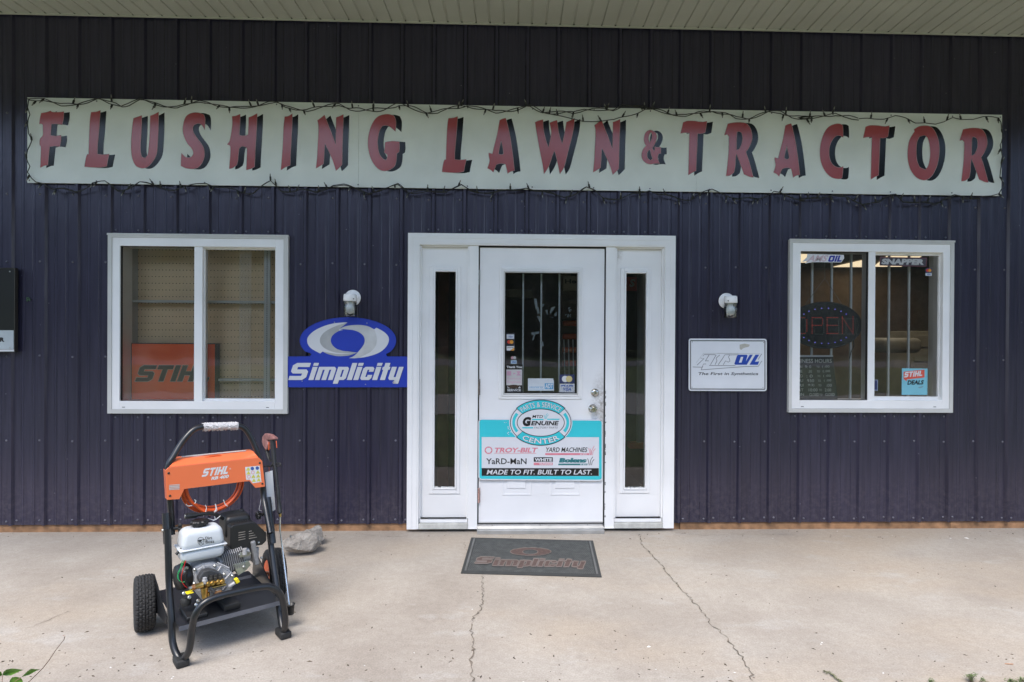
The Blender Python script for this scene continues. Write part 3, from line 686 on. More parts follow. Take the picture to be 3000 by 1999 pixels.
G_['R'] = [tr(cC, T_('1565,480 1600,472 1660,467 1720,475 1755,510 1775,570 1772,630 1745,690 1722,722 1745,790 1770,880 1786,942 1750,935 1705,915 1685,860 1660,790 1638,735 1632,790 1628,850 1618,900 1585,925 1550,930 1560,850 1570,750 1575,650 1575,590 1560,572 1535,578 1550,530')), tr(cC, T_('1645,548 1642,620 1640,708 1665,695 1685,650 1692,600 1685,560 1665,545'))]
G_['C'] = [tr(cD, T_('572,415 545,398 520,395 490,410 455,460 437,520 435,590 450,650 480,690 520,708 550,708 572,697 570,750 563,810 540,822 490,818 440,795 390,740 355,660 343,570 352,470 385,370 430,310 490,282 540,280 568,295 572,350'))]
G_['O'] = [tr(cD, T_('1270,335 1320,305 1385,298 1440,312 1485,370 1515,460 1520,560 1500,680 1455,780 1400,828 1345,832 1285,800 1235,730 1210,640 1208,540 1225,440 1275,355')), tr(cD, T_('1375,392 1325,405 1300,460 1293,550 1300,640 1325,705 1380,732 1410,690 1428,600 1425,500 1405,420'))]
def smooth_loop(lp, n=2):
    """Catmull-Rom, keeps sharp corners"""
    out = []; N = len(lp)
    for i in range(N):
        p0, p1, p2, p3 = [Vector(lp[(i+k) % N]) for k in (-1, 0, 1, 2)]
        def sharp(a, b, c): return (b-a).angle(c-b, 0) > R(38)
        out.append(tuple(p1)); s1 = sharp(p0, p1, p2); s2 = sharp(p1, p2, p3)
        m1 = (p2-p1) if s1 else (p2-p0)/2; m2 = (p2-p1) if s2 else (p3-p1)/2
        if s1 and s2: continue
        for j in range(1, n+1):
            t = j/(n+1); h = 2*t**3-3*t**2+1; out.append(tuple(p1*h + m1*(t**3-2*t*t+t) + p2*(-2*t**3+3*t*t) + m2*(t**3-t*t)))
    return out
def letter(ch, at=None, k=1.0, src=None):
    loops = [smooth_loop(l) for l in G_[ch]]
    if at:
        loops = [[(at[0]+(x-src[0])*k, at[1]+(y-src[1])*k) for x, y in l] for l in loops]
    def place(dx, dy, Y, nm, m, par):
        mb = MB(); vs, fs = loops_mesh(loops, lambda x, y: W(x+dx, y+dy, Y)); mb.add(vs, fs); return mb.build(nm, m, par)
    a = place(0, 0, YS-.0016, 'letter', RED, sb)
    place(17.3, 1.6, YS-.0008, 'drop_shadow', INK, a)
    mb = MB()
    for l in loops:   # thin pale edge of the cut vinyl
        n = len(l); c = sum((Vector(p) for p in l), Vector((0, 0)))/n
        vs = []; 
        for i, p in enumerate(l):
            t = (Vector(l[(i+1) % n])-Vector(l[i-1])).normalized(); nn = Vector((t.y, -t.x))*.55
            vs += [W(p[0]-nn.x, p[1]-nn.y, YS-.002), W(p[0]+nn.x, p[1]+nn.y, YS-.002)]
        mb.add(vs, [(2*i, 2*i+1, (2*i+3) % (2*n), (2*i+2) % (2*n)) for i in range(n)])
    mb.build('letter_edge', RIM, a)
for ch in 'FLUSH': letter(ch)
for ch in 'ING': letter(ch)
letter('L', (1341, 341.3), .983, (294.5, 323.4)); letter('A'); letter('W'); letter('N', (1817, 349.6), .985, (1006.4, 335.6)); letter('&')
letter('T'); letter('R'); letter('A', (2318, 362.2), .974, (1481.5, 346.1)); letter('C'); letter('T', (2605.9, 368.4), .998, (2071.3, 355.4)); letter('O'); letter('R', (2821.3, 379.7), .99, (2132, 363.2))
for px in (86, 283, 600, 810, 1050, 1170, 1370, 1560, 1740, 1905, 2080, 2260, 2440, 2610, 2790, 2930):
    for top in (0, 1):
        x = W(px, 400, YS).x; z = bz1-.018 if top else bz0+.018
        mb = MB(); mb.lathe((x, YS, z), (0, -1, 0), [(0, .0055), (.002, .005), (.003, .002)], 7); mb.build('fixing_screw', STEELD, sb)

# ---- dark string lights
WIRE = mat('dark_green_wire', (.012, .014, .012), .5); TIP = mat('clear_bulb_tip', (.22, .22, .20), .15, spec=.8)
bm_ = MB(); bm_.lathe((0, 0, 0), (0, 0, 1), [(0, .0035), (.004, .0052), (.022, .0055), (.023, .004)], 8, 0)
bm_.lathe((0, 0, .0225), (0, 0, 1), [(0, .003), (.008, .0034), (.014, .0022), (.018, .0004)], 7, 1)
bulb0 = bm_.build('bulb', [WIRE, TIP]); bulb_me = bulb0.data; bpy.data.objects.remove(bulb0)
def garland(paths, root, seed):
    r_ = random.Random(seed); acc = 0
    for pth, double in paths:
        P = [W(x, y, -.047) for x, y in pth]; Q = []
        for a, b in zip(P[:-1], P[1:]):
            k = max(1, int((b-a).length/.022))
            for i in range(k): Q.append(a.lerp(b, i/k))
        Q.append(P[-1])
        for s_ in ((0, 1) if double else (0,)):
            pts = []; ph = r_.uniform(0, 6); sp = 0
            for i, q in enumerate(Q):
                sp += .5+r_.uniform(0, .35); am = (.008 if double else .002)*(1+.8*mnoise.noise(Vector((i*.09, seed, s_))))
                w_ = sp*.75+ph+math.pi*s_
                pts.append(q+Vector((r_.uniform(-.0015, .0015), .010*math.sin(w_), am*math.cos(w_)*1.25+.006*mnoise.noise(Vector((i*.17, s_*5, seed))))))
            MB().tube(pts, .0033, 5).build('wire', WIRE, root)
            nxt = r_.uniform(1, 4)
            for i, q in enumerate(pts):
                if i >= nxt:
                    nxt = i + r_.uniform(4.2, 8.5)*(1.35 if double else .75)
                    o = bpy.data.objects.new('bulb', bulb_me); link(o, root)
                    up = 1 if r_.random() < .5 else -1
                    d = Vector((r_.uniform(-.6, .6), r_.uniform(-.7, .05), up)).normalized()
                    o.rotation_mode = 'QUATERNION'; o.rotation_quaternion = d.to_track_quat('Z', 'Y')
                    o.location = q - wloc(root); o.scale = (1.25, 1.25, 1.25)
top1 = tr(cA, T_('240,265 310,272 380,275 450,300 520,318 590,310 680,305 760,290 850,270 930,298 990,305 1045,322 1110,310 1210,278 1300,302 1400,320 1530,332 1620,322 1720,292 1790,295 1900,320 1980,345 2070,340 2160,325 2230,315 2320,298')) + \
  tr(cB, T_('150,250 210,283 290,296 370,303 480,285 600,260 680,295 800,310 930,295 1040,262 1130,290 1230,318 1320,322 1420,293 1530,270 1620,293 1740,318 1850,305 1990,278 2080,312 2150,322')) + \
  tr(cC, T_('90,383 235,388 330,352 400,350 490,358 580,368 660,325 720,322 790,324 850,345 960,365 1100,400 1200,405 1330,385 1440,368 1540,395 1640,430 1750,432 1830,405 1920,375 2020,380 2120,415 2200,432 2300,428')) + \
  tr(cD, T_('130,215 260,222 400,205 500,185 620,205 720,235'))
top1b = tr(cD, T_('720,235 850,230 980,228 1080,200 1180,225 1290,270 1380,268 1470,285 1560,262 1660,215 1740,235 1850,235 1940,215 2040,210 2110,215 2135,260 2140,400 2110,495 2145,600 2135,700 2115,800 2145,890 2100,970 2040,985 1940,990'))
loop2 = tr(cC, T_('0,385 130,412 220,440 320,462 450,455 580,450 680,415 790,385 850,360 930,350'))
left = tr(cA, T_('240,265 240,340 265,405 240,490 240,560 265,620 240,700 235,780 265,850 240,900 265,950 300,980 385,990'))
u_ = thing('string_lights', 'dark unlit string lights looped along the top and both ends of the long name board', 'string lights', (0, -.047, 3.1))
garland([(top1, True), (top1b, False), (loop2, False), (left, False)], u_, 3)
bot = tr(cA, T_('385,990 460,1045 550,1045 640,1070 700,1045 810,985 905,985 1010,1055 1100,1030 1210,985 1320,1015 1500,1045 1600,1030 1770,985 1900,1030 2070,1070 2180,1065 2330,980')) + \
  tr(cB, T_('180,890 340,885 430,905 560,845 640,850 730,880 810,905 960,870 1030,845 1110,895 1270,905 1380,890 1490,850 1560,895 1700,900 1870,890 1960,860 2050,900 2150,915')) + \
  tr(cC, T_('150,1100 260,1080 345,1035 430,1060 490,1110 640,1130 730,1100 890,1045 970,1090 1140,1125 1230,1130 1320,1080 1430,1050 1530,1080 1660,1130 1830,1130 1960,1060 2080,1110 2230,1135')) + \
  tr(cD, T_('130,1025 220,1025 350,1015 480,965 600,1010 680,1045 770,1060 860,1045 920,1050 1040,985 1100,970 1160,1040 1300,1060 1400,1060 1480,1070 1560,1010 1660,985 1800,1020 1920,1000'))
l_ = thing('string_lights', 'dark unlit string lights sagging below the lower edge of the long name board', 'string lights', (0, -.047, 2.5))
garland([(bot, True)], l_, 9)

# ------------------------------------------------------------------ wall lamps
def wall_lamp(px, py, jx, jtop, jbot, side, label, bulb=True):
    c = W(px, py, -.019); t = thing('wall_lamp', label, 'lamp', (c.x, -.019, c.z), group=None)
    mb = MB(); mb.lathe((c.x, -.0185, c.z), (0, -1, 0), [(0, .058), (.004, .058), (.007, .055), (.010, .030), (.011, .02)], 32); mb.build('back_plate', WHITE, t)
    for s_ in (-1, 1): MB().lathe((c.x+s_*.045, -.0245, c.z), (0, -1, 0), [(0, .004), (.002, .003)], 8).build('plate_screw', BLACK, t)
    j = W(jx, jtop, -.10); Yj = -.095
    a = W(jx, jtop, Yj); b = W(jx, jbot, Yj); r0 = .046
    mb = MB(); mb.tube(arc_pts([(c.x, -.029, c.z-.01), (j.x, Yj, c.z-.01), (j.x, Yj, a.z)], .03), .022, 14)
    mb.lathe((a.x, Yj, a.z+.014), (0, 0, -1), [(0, .036), (.003, .043), (.010, .046), (.05, .0475), (.052, .046)], 28); mb.build('socket_cup', WHITE, t)
    zt = a.z-.038; h = zt-b.z; pr = [(0, .043)]
    for k in range(5): pr += [(h*(.02+.035*k), .045), (h*(.035+.035*k), .0425)]
    pr += [(h*.24, .044), (h*.36, .048), (h*.48, .0485), (h*.60, .046)]
    for k in range(5): pr += [(h*(.62+.07*k), .0465), (h*(.655+.07*k), .043)]
    pr += [(h*.985, .042), (h, .038), (h*1.001, .0)]
    lampg = bpy.data.materials.get('ribbed_glass')
    if not lampg:
        lampg = GLASS_.copy(); lampg.name = 'ribbed_glass'
        for nn in lampg.node_tree.nodes:
            if nn.type == 'BSDF_TRANSPARENT': nn.inputs[0].default_value = (.93, .94, .93, 1)
            if nn.type == 'BSDF_GLOSSY': nn.inputs['Roughness'].default_value = .12
            if nn.type == 'FRESNEL': nn.inputs['IOR'].default_value = 1.75
    mb = MB(); mb.lathe((a.x, Yj, zt), (0, 0, -1), pr, 28); mb.build('glass_jar', lampg, t)
    MB().lathe((a.x, Yj, zt+.002), (0, 0, -1), [(0, .013), (h*.15, .015), (h*.3, .022), (h*.5, .030), (h*.68, .029), (h*.8, .020), (h*.86, .004)], 20).build('bulb', mat('frosted_bulb', (.82, .82, .80), .5), t)
    MB().lathe((a.x+side*.030, Yj-.036, a.z-.024), (side*.6, -1, 0), [(0, .004), (.008, .004)], 8).build('set_screw', BLACK, t)
wall_lamp(1033.5, 873, 1026, 867, 927, 1, 'white jar lamp on the navy wall directly above the blue oval sign')
wall_lamp(2128, 882, 2140.5, 873, 932, -1, 'white jar lamp on the navy wall directly above the small white framed sign')

# ------------------------------------------------------------------ blue oval sign left of the door
BLUE = mat('royal_blue_print', (.016, .045, .42), .38, var=.03); PW = mat('print_white', (.66, .67, .69), .4, var=.03); PG = mat('print_light_grey', (.44, .45, .45), .4, var=.12, vscale=9); PG2 = mat('print_mid_grey', (.56, .57, .57), .4, var=.1, vscale=9)
c4 = crop(820, 820, 4.6125); Y4 = -.022
s4 = thing('blue_oval_sign', 'royal blue dealer sign with an oval top and white swoosh, between left window and door', 'sign', (W(1020, 990).x, Y4, W(1020, 990).z))
oval = ell(920, 822, 648, 312, 72, 148, 392)      # bottom of the oval is swallowed by the band
loop = [(110, 1040)] + [(405, 1036), (428, 1010), (410, 985)] + [p for p in oval if p[1] < 975] + [(1432, 1000), (1436, 1025), (1452, 1040)] + [(1727, 1040), (1727, 1450), (110, 1450)]
plate('plate', mp(c4, loop), Y4, .004, BLUE, s4)
# rolled edge
ring = [W(*c4(x, y), Y4-.001) for x, y in loop]
MB().tube(ring+[ring[0]], .0022, 5, cap=False).build('rolled_edge', mat('blue_edge', (.03, .07, .5), .25), s4)
d4 = lambda x, y: W(*c4(x, y), Y4-.0012)
sw = smooth_loop(T_('915,578 840,578 700,595 560,640 450,700 385,765 368,820 385,885 440,940 545,997 575,970 650,1005 760,1030 850,1032 940,1022 1045,985 920,967 780,940 710,880 688,820 710,755 800,690 860,680 800,665'))
decal('swoosh', [[sw]], 0, PW, s4, lambda x, y: W(*c4(x, y), Y4-.0008))
cr_ = smooth_loop(T_('915,578 760,625 620,695 555,765 540,830 570,895 640,945 760,985 900,992 1045,985 920,967 780,940 710,880 688,820 710,755 800,690 800,665'))
decal('swoosh_shade', [[cr_]], 0, PG, s4, lambda x, y: W(*c4(x, y), Y4-.0014))
decal('swoosh_shade', [[smooth_loop(T_('575,970 650,985 760,1000 900,1000 1045,985 940,1022 850,1032 760,1030 650,1005'))]], 0, PG, s4, lambda x, y: W(*c4(x, y), Y4-.0018))
sw2 = smooth_loop(T_('800,665 900,625 1050,610 1180,625 1275,670 1305,648 1400,700 1460,760 1473,822 1440,900 1350,980 1200,1035 1050,1058 930,1060 1000,1030 1080,950 1130,880 1147,820 1125,755 1050,700 920,673'))
decal('swoosh', [[sw2]], 0, PW, s4, lambda x, y: W(*c4(x, y), Y4-.0011))
decal('swoosh_shade', [[smooth_loop(T_('800,665 900,625 1050,610 1180,625 1275,670 1300,740 1310,822 1290,900 1230,970 1140,1020 1050,1058 930,1060 1000,1030 1080,950 1130,880 1147,820 1125,755 1050,700 920,673'))]], 0, PG2, s4, lambda x, y: W(*c4(x, y), Y4-.0016))
decal('oval_centre', [[ell(917, 820, 229, 147, 48)]], 0, BLUE, s4, lambda x, y: W(*c4(x, y), Y4-.0021))
def shear_polys(word, cx0, cx1, ytop, ybase, sh, gap):
    return glyphs(word, (cx0, ytop, cx1, ybase), sh, gap)
NVS = mat('dark_blue_print', (.01, .02, .16), .4)
for nm, m_, dy, dx in (('lettering_shadow', NVS, 4, 6), ('lettering', PW, 0, 0)):
    mb = MB()
    for loops in shear_polys('S', 112, 420, 1124, 1355, .33, .1) + shear_polys('implicity', 385, 1690, 1124, 1355, .33, .085):
        vs, fs = loops_mesh([[(x+dx, y+dy) for x, y in l] for l in loops], lambda x, y: W(*c4(x, y), Y4-(.0012 if dx == 0 else .0006))); mb.add(vs, fs)
    mb.build(nm, m_, s4)
mb = MB(); text(mb, 'R', (1534, 1378, 1552, 1400), d4); vs, fs = loops_mesh([ell(1542, 1389, 19, 17, 20), ell(1542, 1389, 14, 12, 20)], d4); mb.add(vs, fs); mb.build('registered_mark', PW, s4)
for x, y in ((737, 574), (1176, 586), (1157, 1415), (300, 1370)):
    q = W(*c4(x, y), Y4-.0015); MB().lathe(q, (0, -1, 0), [(0, .0042), (.003, .003)], 8).build('fixing_screw', ALU, s4)

# ------------------------------------------------------------------ small white framed sign right of the door
c5 = crop(1980, 820, 4.356); Y5 = -.024
s5 = thing('white_framed_sign', 'small white framed sign with blue OIL lettering right of the door', 'sign', (W(2130, 1069).x, Y5, W(2130, 1069).z))
PLW = mat('sign_white_plate', (.72, .74, .78), .35, var=.03)
plate('plate', mp(c5, rrect(165, 750, 1160, 1418, 30, .004)), Y5, .006, PLW, s5)
f5 = lambda k: (lambda x, y: W(*c5(x, y), Y5-k))
decal('border', [[rrect(182, 770, 1143, 1400, 14, .004), rrect(190, 779, 1134, 1391, 8, .004)]], 0, BLACK, s5, f5(.0006))
decal('faded_border', [[rrect(192, 781, 1132, 1389, 8, .004), rrect(196, 786, 1127, 1384, 6, .004)]], 0, PG, s5, f5(.0006))
mb = MB()
for lp in ([(795,957),(915,957),(868,1085),(745,1085)],):
    pass
OIL = [[T_('795,957 905,957 915,968 885,1070 868,1085 755,1085 747,1072 780,972'), T_('830,984 805,1058 838,1058 862,984')], [T_('944,957 982,957 906,1085 868,1085')], [T_('1016,957 1064,957 1008,1048 1064,1042 1048,1085 940,1085')]]
decal('lettering', OIL, 0, mat('blue_print', (.02, .07, .42), .35), s5, f5(.0010))
def strokes(mb, lines, wd, fn):
    for ln in lines:
        P = [Vector(p) for p in ln]; vs = []
        for i, p in enumerate(P):
            t = (P[min(i+1, len(P)-1)]-P[max(i-1, 0)]).normalized(); nn = Vector((-t.y, t.x))*wd/2
            vs += [fn(p.x-nn.x, p.y-nn.y), fn(p.x+nn.x, p.y+nn.y)]
        mb.add(vs, [(2*i, 2*i+1, 2*i+3, 2*i+2) for i in range(len(P)-1)])
    return mb
AMSL = [T_('270,1090 360,1005 315,1000'), T_('345,975 360,955 505,957'), T_('375,1040 425,958'), T_('380,1035 420,1035'), T_('215,1113 335,1117 352,1075 385,1075'), T_('442,1085 515,958'), T_('500,1085 525,1035 515,1000 560,960'), T_('540,1085 600,1000 625,958 690,957'), T_('605,1085 635,1035 668,1052 690,1040 685,1010 670,985 690,960 800,957'), T_('425,1095 760,1097'), T_('322,1150 880,1108 1050,1106 1098,1036'), T_('322,1150 345,1100'), T_('1050,1018 1096,946')]
mb = MB(); strokes(mb, AMSL, 6.5, f5(.0009)); mb.build('logo_outline', mat('dark_grey_print', (.16, .17, .19), .4), s5)
mb = MB(); strokes(mb, [T_('260,1060 350,940 1080,944'), T_('530,938 800,938')], 4, f5(.0007)); mb.build('logo_outline', PG, s5)
mb = MB(); text(mb, 'The First in Synthetics', (275, 1180, 1058, 1228), f5(.0009), shear=.3, bold=.012); mb.build('lettering', BLACK, s5)
for x, y, r0 in ((210, 793, 5), (1122, 801, 5), (206, 1371, 5), (1112, 1374, 5)):
    decal('rivet', [[ell(x, y, r0, r0, 10)]], 0, BLACK, s5, f5(.0012))
for x, y in ((452, 771), (846, 779), (450, 1393), (846, 1392)):
    q = W(*c5(x, y), Y5); MB().lathe(q, (0, -1, 0), [(0, .0032), (.003, .002)], 8).build('fixing_screw', ALU, s5)
decal('stain', [[smooth_loop(T_('815,830 880,815 945,830 930,855 870,870 835,895 815,885'))]], 0, mat('brown_stain', (.50, .48, .42), .6, var=.1, vscale=50), s5, f5(.0006))

# ------------------------------------------------------------------ board cut off at the left edge
Yb = -.045; cL = crop(0, 760, 4.6125)
sL = thing('menu_board', 'black board with pale strip ending in R, cut by the left photo edge', 'sign', (W(20, 905).x, Yb, W(20, 905).z))
q0 = W(*cL(-700, 118), Yb); q1 = W(*cL(200, 1248), Yb)
MB().box((q0.x, Yb, q1.z), (q1.x, -.0195, q0.z)).build('board', mat('black_board', (.014, .015, .014), .3), sL, bevel=.002)
mb = MB(); frame4(mb, (q0.x-.004, q1.z-.004, q1.x+.004, q0.z+.004), .006, .006, .004, .004, Yb-.005, -.0198); mb.build('edge_trim', mat('dark_bronze_trim', (.07, .065, .055), .35, metal=.5), sL)
decal('white_strip', [[rect(*cL(-690, 960), *cL(184, 1215))]], Yb-.0008, mat('pale_strip', (.50, .56, .58), .35), sL)
decal('white_strip', [[rect(*cL(-690, 1219), *cL(188, 1246))]], Yb-.0054, PW, sL)
mb = MB(); text(mb, 'R', (-4, 1056, 62, 1116), lambda x, y: W(*cL(x, y), Yb-.0016), bold=.06); mb.build('lettering', BLACK, sL)
for x, y in ((133, 165), (133, 1196)):
    MB().lathe(W(*cL(x, y), Yb), (0, -1, 0), [(0, .0055), (.003, .004)], 8).build('fixing_screw', ALU, sL)
# sprig of dried ivy caught on the wall
sp_ = W(85, 877, -.004); mb = MB(); r_ = random.Random(4)
for i in range(16):
    a = r_.uniform(0, 6.3); c = sp_+Vector((r_.uniform(-.014, .014), -r_.uniform(.002, .01), r_.uniform(-.014, .014))); l = .007
    d = Vector((math.cos(a), -.3, math.sin(a)))*l; e = Vector((-math.sin(a), .2, math.cos(a)))*l*.5
    mb.add([c-d, c+e, c+d, c-e], [(0, 1, 2, 3)])
ivy = tag(mb.build('ivy_sprig', mat('dark_leaf', (.05, .12, .06), .6)), 'tiny green sprig stuck on the navy wall right of the black board', 'plant')

# ------------------------------------------------------------------ poster board on the door
c6 = crop(1380, 1150, 5.226); Y6 = YD-.020
s6 = thing('door_poster_board', 'turquoise and white parts and service board fixed across the door below its glass', 'sign', (W(1584, 1300).x, Y6, W(1584, 1300).z))
CY = mat('turquoise_print', (.04, .58, .66), .35, var=.03, vscale=6); PK = mat('faded_pink_print', (.74, .24, .30), .4, var=.06, vscale=30); TEAL = mat('teal_print', (.03, .20, .22), .4); PLB = mat('board_white', (.72, .73, .77), .35, var=.02)
f6 = lambda k: (lambda x, y: W(*c6(x, y), Y6-k))
plate('plate', mp(c6, rrect(112, 404, 2010, 1342, 50, .008)), Y6, .010, PLB, s6)
plate('oval_plate', mp(c6, ell(1067, 463, 484, 354, 60)), Y6-.0012, .0009, PLB, s6)
decal('turquoise_field', [[rrect(128, 418, 2000, 1324, 38, .008), rect(162, 684, 1960, 1280, .001)]], 0, CY, s6, f6(.0006))
decal('black_band', [[rect(162, 1159, 1956, 1278, .001)]], 0, BLACK, s6, f6(.0006))
def ering(rx0, ry0, rx1, ry1, a0, a1, n=36, cx=1067, cy=463):
    o_ = ell(cx, cy, rx0, ry0, n, a0, a1); i_ = ell(cx, cy, rx1, ry1, n, a0, a1); return o_ + i_[::-1]
decal('oval_ring', [[ell(1067, 463, 470, 341, 60), ell(1067, 463, 460, 331, 60)]], 0, BLACK, s6, f6(.0018))
decal('oval_ring', [[ell(1067, 463, 459, 330, 60), ell(1067, 463, 368, 216, 60)]], 0, PLB, s6, f6(.0017))
decal('oval_ring', [[ell(1067, 463, 366, 215, 60), ell(1067, 463, 356, 205, 60)]], 0, BLACK, s6, f6(.0021))
for a0, a1, b in ((-140, -40, 1), (40, 140, 1)):
    decal('oval_banner', [[ering(486, 352, 352, 204, a0-1.2, a1+1.2)]], 0, BLACK, s6, f6(.0024))
    decal('oval_banner', [[ering(474, 340, 366, 215, a0, a1)]], 0, CY, s6, f6(.0027))
for a0, a1 in ((150, 210), (-30, 30)):
    decal('oval_side', [[ering(436, 306, 394, 244, a0, a1, 16)]], 0, CY, s6, f6(.0020))
def arcwarp(a0, a1, r0, r1, cx=1067, cy=463):
    def w(u, v):
        a = R(a0+(a1-a0)*u); rx = r0[0]+(r1[0]-r0[0])*v; ry = r0[1]+(r1[1]-r0[1])*v
        return cx+rx*math.cos(a), cy+ry*math.sin(a)
    return w
mb = MB(); text(mb, 'PARTS & SERVICE', (0, 0, 1, 1), f6(.0031), bold=.03, warp=arcwarp(-136, -44, (386, 236), (452, 316))); mb.build('lettering', BLACK, s6)
mb = MB(); text(mb, 'PARTS & SERVICE', (0, 0, 1, 1), f6(.0034), bold=.008, warp=arcwarp(-136, -44, (386, 236), (452, 316))); mb.build('lettering', PLB, s6)
mb = MB(); text(mb, 'CENTER', (0, 0, 1, 1), f6(.0031), bold=.045, warp=arcwarp(130, 50, (458, 324), (386, 244))); mb.build('lettering', BLACK, s6)
mb = MB(); text(mb, 'CENTER', (0, 0, 1, 1), f6(.0034), bold=.02, warp=arcwarp(130, 50, (458, 324), (386, 244))); mb.build('lettering', PLB, s6)
mb = MB()
text(mb, 'MTD', (938, 348, 1106, 392), f6(.0022), shear=.22, bold=.012); text(mb, 'G', (780, 376, 924, 518), f6(.0022), shear=.15, bold=.07); text(mb, 'ENUINE', (918, 438, 1346, 506), f6(.0022), shear=.25, bold=.035)
mb.build('lettering', BLACK, s6)
mb = MB(); text(mb, 'FACTORY PARTS', (966, 526, 1330, 556), f6(.0022), shear=.25, bold=0.); mb.build('lettering', mat('grey_print', (.22, .23, .25), .4), s6)
decal('colour_bar', [[rect(785, 532, 952, 552)], [rect(1165, 403, 1355, 420)], [rect(935, 406, 1110, 424)]], 0, CY, s6, f6(.0022))
mb = MB(); strokes(mb, [T_('1130,410 1128,370 1115,345'), T_('1140,410 1145,360 1170,320'), T_('1150,410 1160,370 1190,340')], 6, f6(.0022)); mb.build('grass_mark', CY, s6)
mb = MB(); text(mb, 'TROY-BILT', (345, 846, 1026, 922), f6(.0009), shear=.3, bold=.035); 
vs, fs = loops_mesh([ell(268, 886, 60, 57, 30), [(p[0], p[1]) for p in ell(268, 886, 46, 44, 6)]], f6(.0009)); mb.add(vs, fs)
strokes(mb, [T_('350,932 1000,934')], 6, f6(.0009)); mb.build('lettering', PK, s6)
mb = MB(); text(mb, 'YARD MACHINES', (1135, 842, 1786, 914), f6(.0009), shear=.2, bold=.012); text(mb, 'YaRD-MaN', (232, 1010, 850, 1100), f6(.0009), shear=0, bold=.012)
mb.build('lettering', BLACK, s6)
decal('colour_bar', [[rect(1135, 930, 1810, 960)]], 0, PK, s6, f6(.0009))
mb = MB(); text(mb, 'BY MTD', (1672, 936, 1775, 956), f6(.0013), shear=.1, bold=.02); mb.build('lettering', PLB, s6)
mb = MB(); strokes(mb, [T_('1822,960 1815,900 1800,850'), T_('1840,960 1850,890 1885,820'), T_('1860,960 1870,900 1905,860'), T_('1832,960 1835,900 1825,860')], 8, f6(.0010)); mb.build('grass_mark', PK, s6)
decal('brand_box', [[rect(960, 993, 1252, 1062)]], 0, BLACK, s6, f6(.0009)); decal('brand_box', [[rect(960, 1076, 1250, 1115)]], 0, PK, s6, f6(.0009))
mb = MB(); text(mb, 'WHITE', (975, 1006, 1240, 1056), f6(.0013), bold=.04); text(mb, 'OUTDOOR', (1048, 1080, 1245, 1112), f6(.0013), bold=.03); mb.build('lettering', PLB, s6)
mb = MB(); text(mb, 'Bolens', (1345, 1005, 1780, 1076), f6(.0009), shear=.25, bold=.08); mb.build('lettering', TEAL, s6)
decal('colour_bar', [[T_('1340,1090 1785,1090 1780,1115 1332,1115')]], 0, TEAL, s6, f6(.0009))
mb = MB(); text(mb, 'BY MTD', (1672, 1093, 1770, 1112), f6(.0013), shear=.1, bold=.02); mb.build('lettering', PLB, s6)
mb = MB(); strokes(mb, [T_('1808,1115 1800,1060 1785,1010'), T_('1822,1115 1830,1040 1865,985'), T_('1845,1115 1855,1060 1885,1025')], 8, f6(.0010)); mb.build('grass_mark', BLACK, s6)
mb = MB(); text(mb, 'MADE TO FIT. BUILT TO LAST.', (238, 1184, 1868, 1258), f6(.0012), shear=.25, bold=.014); mb.build('lettering', PLB, s6)
for x, y in ((137, 432), (1990, 437), (127, 1312), (1984, 1313)):
    MB().lathe(W(*c6(x, y), Y6), (0, -1, 0), [(0, .0032), (.003, .002)], 8).build('fixing_screw', CRK, s6)
mb = MB(); r_ = random.Random(2)
for i in range(16):
    x = 510+r_.uniform(0, 130); y = 455+r_.uniform(0, 190); mb.add(*[loops_mesh([ell(x, y, r_.uniform(4, 12), r_.uniform(3, 9), 7)], f6(.0010))][0])
mb.build('paint_chips', PLB, s6)

# ------------------------------------------------------------------ behind the left window: display shelving and an orange light box
YP = .225
p = RX(*c7(120, 150), *c7(1420, 1420), YP)
dsp = thing('display_shelving', 'peg board display shelving with two grey shelves close behind the left window', 'shelving', ((p[0]+p[2])/2, YP, p[1]))
PEG = mat('peg_board', (.78, .57, .34), .6, var=.06, vscale=5)
MB().box((p[0]-.1, YP, p[1]-.25), (p[2]+.15, YP+.006, p[3]+.12)).build('peg_board', PEG, dsp)
mb = MB(); step = .0254*1.01
x0 = W(*c7(312, 565), YP).x; z0 = W(*c7(312, 565), YP).z
for i in range(-3, 46):
    for j in range(-26, 12):
        c = Vector((x0+i*step, YP-.0012, z0+j*step*1.96))
        if p[0]-.05 < c.x < p[2]+.1 and p[1]-.2 < c.z < p[3]+.05:
            mb.add([(c.x+.0038*math.cos(t*math.pi/3), c.y, c.z+.0038*math.sin(t*math.pi/3)) for t in range(6)], [(0, 1, 2, 3, 4, 5)])
tag(mb.build('peg_holes', mat('peg_hole', (.03, .02, .012), .9), dsp), kind='stuff')
SHG = mat('shelf_grey_metal', (.50, .50, .47), .4, var=.05)
for yy, dep, xq in ((602, .08, p[0]+.01), (1222, .07, W(*c7(925, 1222), .17).x)):
    z = W(*c7(600, yy), YP-dep).z
    MB().box((xq, YP-dep, z-.011), (p[2]+.12, YP-.002, z+.006)).build('shelf', SHG, dsp)
a = W(*c7(1282, 200), YP-.10); b = W(*c7(1330, 200), YP-.10)
mb = MB(); mb.box((a.x, YP-.102, p[1]-.2), (b.x, YP-.093, p[3]+.1)); up = mb.build('upright', SHG, dsp)
mb = MB(); z = p[1]-.1
while z < p[3]+.08: mb.box(((a.x+b.x)/2-.0025, YP-.1035, z), ((a.x+b.x)/2+.0025, YP-.1022, z+.008)); z += .0135
tag(mb.build('slots', BLACK, up), kind='stuff')
a = W(*c7(168, 400), YP-.11); b = W(*c7(272, 400), YP-.02)
